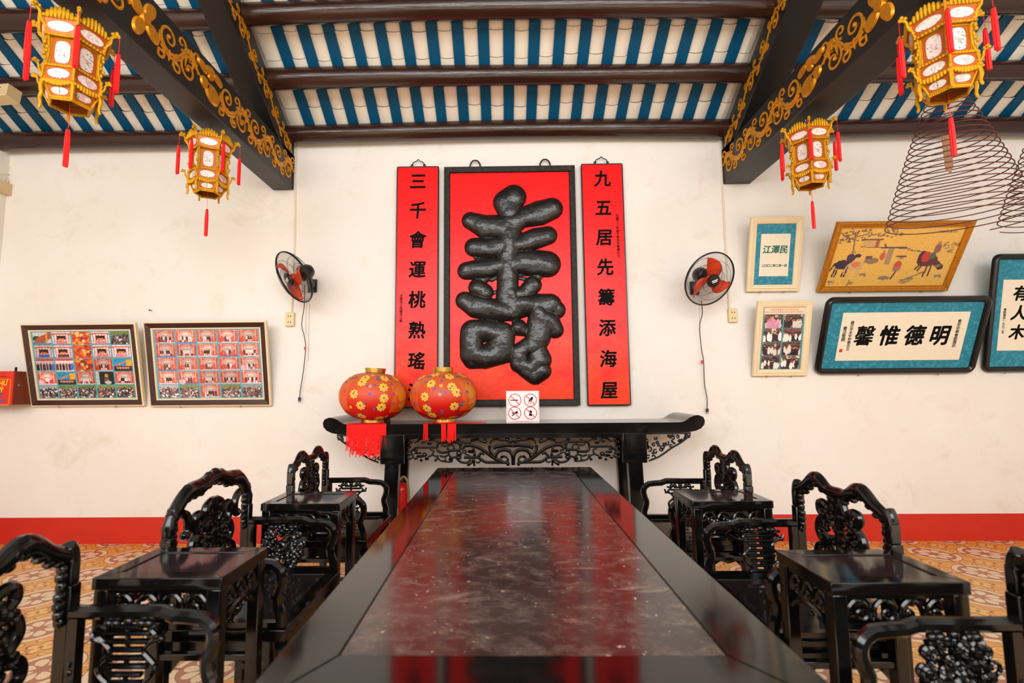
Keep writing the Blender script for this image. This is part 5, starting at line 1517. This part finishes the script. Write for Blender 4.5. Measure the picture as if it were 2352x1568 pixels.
for (u, v), nm in zip(ICON, IN):
    cx_, cz_ = u * w, v * h; r_ = w * .185
    b = MB(); b.tube([(cx_ + r_ * math.cos(2 * PI * i / 40), -.0048, cz_ + r_ * math.sin(2 * PI * i / 40)) for i in range(40)], .0038, 6, (0, 1, 0), .25, closed=True)
    b.tube([(cx_ - r_ * .70, -.0052, cz_ + r_ * .70), (cx_ + r_ * .70, -.0052, cz_ - r_ * .70)], .0038, 6, (0, 1, 0), .25)
    ring = b.build('ban_ring', M['sign_red'], rt)
    b = MB(); q = lambda pts: b.prism([(cx_ + r_ * x, cz_ + r_ * z) for x, z in pts], (0, -.0041, 0), (1, 0, 0), (0, 0, 1), (0, -.0006, 0))
    if 'smoking' in nm: q([(-.72, -.09), (-.5, -.09), (-.5, .09), (-.72, .09)]); q([(-.42, -.09), (.5, -.09), (.5, .09), (-.42, .09)])
    elif 'touching' in nm:
        q([(.30, .56), (.5, .42), (.28, -.02), (.12, -.28), (.02, -.34), (.06, -.12), (-.06, -.3), (-.14, -.34), (-.1, -.1), (-.28, -.38), (-.3, -.1), (-.1, .2)]); q([(-.42, -.56), (.22, -.56), (.22, -.48), (-.42, -.48)])
    elif 'loud' in nm: q([(-.5, .08), (.05, .12), (.44, .38), (.56, -.08), (.05, -.06), (-.08, -.1), (0, -.22), (-.38, -.48), (-.5, -.36), (-.2, -.16), (-.28, -.04), (-.5, -.06)])
    else: q([(-.16, .42), (.16, .42), (.22, .3), (.2, -.1), (.24, -.5), (.02, -.46), (-.24, -.5), (-.2, -.1), (-.14, .2)])
    b.build(nm, M['ink'], rt)
# small dark glass behind the left lantern
p = at(889, 966, Y=4.17)
o = MB().lathe([(.028, 0), (.030, .07), (.027, .07), (.025, .004)], 16, (p.x, 4.17, AZ)).build('drinking_glass', M['glass_dark'])
tag(o, 'small dark glass tumbler on the altar table behind the left round lantern', 'glass')

# fire extinguisher on the floor under the altar table
p = at(921, 1150, Y=4.12)
rt = thing('fire_extinguisher', 'red fire extinguisher standing under the altar table by its left leg', 'fire extinguisher', (p.x, 4.12, 0))
hz = at(921, 1108, Y=4.12).z
MB().lathe([(.055, 0), (.062, .012), (.062, hz - .06), (.056, hz - .03), (.036, hz - .005), (.02, hz + .004)], 28).build('cylinder', M['ext_red'], rt)
MB().lathe([(.0625, hz - .42), (.0625, hz - .27)], 28, cap=False).build('label_band', M['ext_white'], rt)
b = MB(); b.lathe([(.018, hz), (.018, hz + .04), (.012, hz + .05)], 12); b.tube([(0, 0, hz + .035), (-.05, -.01, hz + .055), (-.08, -.01, hz + .05)], .008, 6); b.build('valve', M['iron'], rt)
MB().tube(curve_pts([(0, -.02, hz + .03), (.03, -.04, hz + .055), (.06, -.05, hz + .02), (.07, -.04, hz - .08), (.068, -.03, hz - .2)], 6), .010, 8).build('hose', M['ext_hose'], rt)

# ------------------------------------------------------------------ hanging palace lanterns
def make_palace_lantern():
    rt = thing('palace_lantern', '', 'lantern')      # origin at the ceiling hook; everything hangs below
    HX = [PI / 6 + k * PI / 3 for k in range(6)]
    def hexp(r_, z, k): return Vector((r_ * math.cos(HX[k % 6]), r_ * math.sin(HX[k % 6]), z))
    TI = [('upper', .168, -.075, .142, -.155, .062, .024), ('middle', .118, -.16, .118, -.305, .036, .058), ('lower', .140, -.315, .142, -.395, .052, .026), ('base', .132, -.405, .100, -.462, .040, .019)]
    hk = MB(); hk.tube([(.014 * math.cos(2 * PI * i / 14), 0, -.009 + .009 * math.sin(2 * PI * i / 14)) for i in range(14)], .002, 5, closed=True)
    hk.tube([(0, 0, -.022), (.004, 0, -.05), (0, 0, -.085)], .0014, 4); hk.build('hook_wire', M['steel'], rt)
    b = MB()        # crown bars that carry the body
    for k in range(3): b.tube([hexp(.14, -.10, k), (0, 0, -.085), hexp(.14, -.10, k + 3)], .004, 5)
    b.build('top_spokes', M['gold_leaf'], rt)
    rng = random.Random(9)
    for nm, rt_, zt2, rb, zb2, hwid, hv in TI:
        for k in range(6):
            A, B, C_, D_ = hexp(rt_, zt2, k), hexp(rt_, zt2, k + 1), hexp(rb, zb2, k + 1), hexp(rb, zb2, k)
            ctr = (A + B + C_ + D_) / 4; ex = (B - A).normalized(); n_ = ex.cross(((A + B) - (C_ + D_)).normalized()).normalized()
            if n_.dot(Vector((ctr.x, ctr.y, 0))) < 0: n_ = -n_
            ez = n_.cross(ex); ez = ez if ez.z > 0 else -ez
            g = MB()
            g.hexa([D_ - n_ * .003, C_ - n_ * .003, C_, D_, A - n_ * .003, B - n_ * .003, B, A])
            pan = g.build('panel', M['red_panel'], rt, smooth=0)
            pts = []
            for i in range(20):
                a = 2 * PI * i / 20; ca, sa = math.cos(a), math.sin(a)
                pw_ = 1.0 if nm != 'middle' else .55
                pts.append(ctr + n_ * .002 + ex * (hwid * math.copysign(abs(ca) ** pw_, ca)) + ez * (hv * math.copysign(abs(sa) ** pw_, sa)))
            g = MB(); g.add(pts, [tuple(range(20))]); g.build('painted_oval', M['painting'], pan, smooth=0)
            g = MB()
            up = (A + B) / 2; dn = (C_ + D_) / 2
            for e0, e1, th_ in ((A, B, .006), (D_, C_, .007), (A, D_, .006)): g.tube([e0 + n_ * .001, e1 + n_ * .001], th_, 5)
            if nm in ('upper', 'lower'):      # pressed foil cresting along the free edge
                s_ = 1 if nm == 'upper' else -1; base_ = up if nm == 'upper' else dn; L2 = (B - A).length * .9
                for i in range(9):
                    u = (i / 8 - .5); hgt = (.044 if nm == 'upper' else .016) * (1 - (2 * u) ** 2 * .95) + .004
                    g.blob(base_ + ex * (u * L2) + ez * (s_ * hgt * .5) + n_ * .002, .011, .011, .008 + hgt * .55, 6, 4)
                for i in range(9):
                    u = (i / 8 - .5); g.blob((dn if nm == 'upper' else up) + ex * (u * L2) + n_ * .003, .010, .010, .008, 6, 4)
            if nm == 'base':
                for i in range(11): g.blob(dn + ex * ((i / 10 - .5) * (C_ - D_).length) - ez * .006, .007, .007, .009, 6, 4)
            g.build('gilt_edging', M['gold_leaf'], pan)
    for k in range(6):      # corner posts with dragon heads above and below
        b = MB()
        c = [hexp(.150, -.10, k), hexp(.132, -.155, k), hexp(.126, -.2, k), hexp(.126, -.27, k), hexp(.14, -.32, k), hexp(.148, -.39, k)]
        b.tube(curve_pts(c, 3), .008, 6)
        for z in np.linspace(-.12, -.38, 14):
            r_ = .134 + .008 * math.sin(z * 90); p = hexp(r_ + .006, z, k); b.blob(p, .0095, .0095, .012, 6, 4)
        for z0_, r0_, sc in ((-.10, .155, 1.0), (-.36, .148, .72)):
            c = curve_pts([hexp(r0_, z0_ - .01, k), hexp(r0_ + .02 * sc, z0_ + .008, k), hexp(r0_ + .026 * sc, z0_ + .04 * sc, k), hexp(r0_ + .048 * sc, z0_ + .052 * sc, k), hexp(r0_ + .07 * sc, z0_ + .05 * sc, k)], 4)
            b.tube(c, [.008 * sc] * (len(c) - 4) + [.011 * sc, .012 * sc, .009 * sc, .004 * sc], 6)
            b.blob(hexp(r0_ + .05 * sc, z0_ + .066 * sc, k), .012 * sc, n=6, k=4); b.blob(hexp(r0_ + .03 * sc, z0_ + .062 * sc, k), .011 * sc, n=6, k=4)
        c = curve_pts([hexp(.140, -.395, k), hexp(.148, -.43, k), hexp(.142, -.465, k), hexp(.15, -.49, k)], 3)
        b.tube(c, [.010] * 5 + [.008] * 4 + [.004], 6)
        b.build('dragon_post', M['gold_leaf'], rt)
    def tassel(x, y, z, cord, ln, rng):
        b = MB(); b.tube([(x, y, z), (x, y, z - cord)], .0016, 4)
        t = z - cord
        for i in range(9):
            a = 2 * PI * i / 9; q = .0075 if i else 0
            b.tube([(x + .004 * math.cos(a), y + .004 * math.sin(a), t), (x + q * math.cos(a), y + q * math.sin(a), t - ln * .3), (x + q * .95 * math.cos(a), y + q * .95 * math.sin(a), t - ln * rng.uniform(.93, 1))], .0068, 5)
        o = b.build('tassel', M['red_silk'], rt)
        MB().blob((x, y, t), .0095, n=8, k=6).build('bead', M['bead'], o)
    for k in range(6):
        p = hexp(.155 + .066, 0, k); tassel(p.x, p.y, -.052, .085 + .012 * (k % 2), .215, rng)
    tassel(0, 0, -.46, .13, .20, rng)
    for o in [c for c in kids(rt)] + [g for c in kids(rt) for g in kids(c)]:
        o.data.transform(Matrix.Diagonal((.84, .84, .94, 1)))
        if o.name.startswith('hook_wire'): o.data.transform(Matrix.Diagonal((1, 1, 1.6, 1)))
        else: o.data.transform(Matrix.Translation((0, 0, -.048)))
    return rt
pl0 = make_palace_lantern()
LN = [((178, 30), R(-49 - 30 + 4), 'gold hexagonal lantern with red tassels at the upper left, nearest on the left beam', 1.0),
      ((485, 293), R(-33 - 30), 'smaller looking gold hexagonal lantern at the far end of the left beam', 1.0),
      ((1852, 272), R(-118 - 30), 'gold hexagonal lantern at the far end of the right beam, above the teal calligraphy', 1.0)]
for i, (px, rz, lab, sc) in enumerate(LN):
    p = at(*px, Z=BEAM_Z); o = pl0 if i == 0 else copy_tree(pl0)
    o.location = p; o.rotation_euler = (0, 0, rz); tag(o, lab, 'lantern', 'hanging palace lanterns')
o = copy_tree(pl0); o.location = (at(1852, 272, Z=BEAM_Z).x + .0, 2.24, BEAM_Z); o.rotation_euler = (0, 0, R(-126 - 30))
tag(o, 'blurred gold hexagonal lantern at the upper right, in front of the incense coil', 'lantern', 'hanging palace lanterns')

# ------------------------------------------------------------------ hanging incense coils
def incense(label, cx, cy, ztop, zbot, rbot, turns, ph, card, lx=0):
    rt = thing('incense_coil', label, 'incense coil', (cx, cy, ztop))
    H = ztop - zbot; b = MB(); n = turns * 40; pts = []
    for i in range(n + 1):
        t = i / n; a = ph + 2 * PI * turns * t
        r_ = rbot * (.10 + .90 * t ** .86); z = -H * (t ** 1.05)
        z += .018 * t * math.sin(a * 1.0)
        pts.append((lx * t + r_ * math.cos(a), r_ * math.sin(a), z))
    b.tube(pts, .0034, 5); b.build('coil', M['incense'], rt)
    rz = roof_z(cy) + PR
    b = MB(); b.tube([(0, 0, 0), (0, 0, rz - ztop)], .0014, 4); b.tube([(-rbot * .09, 0, -.002), (rbot * .09, 0, -.002)], .002, 4); b.build('hanging_string', M['cord'], rt)
    if card:
        b = MB(); b.prism([(-.028, 0), (.028, 0), (.028, -.20), (.008, -.25), (-.022, -.225)], (-.02, 0, card), (1, 0, 0), (0, 0, 1), (0, .002, 0)); b.build('paper_tag', M['tag_paper'], rt)
        MB().tube([(-.02, 0, card), (0, 0, 0)], .001, 4).build('tag_string', M['cord'], rt)
cyi = 2.95
ca, cb_ = at(2168, 190, Y=cyi), at(2200, 515, Y=cyi)
incense('cone of dark incense coil hanging before the gilt framed painting', ca.x, cyi, ca.z, cb_.z, .355, 25, .4, -.34, cb_.x - ca.x)
cb2 = at(2352 + 122, 500, Y=cyi + .05)
incense('second dark incense coil, only its left rim showing at the right edge', cb2.x, cyi + .05, ca.z, cb2.z, .355, 25, 2.0, 0)
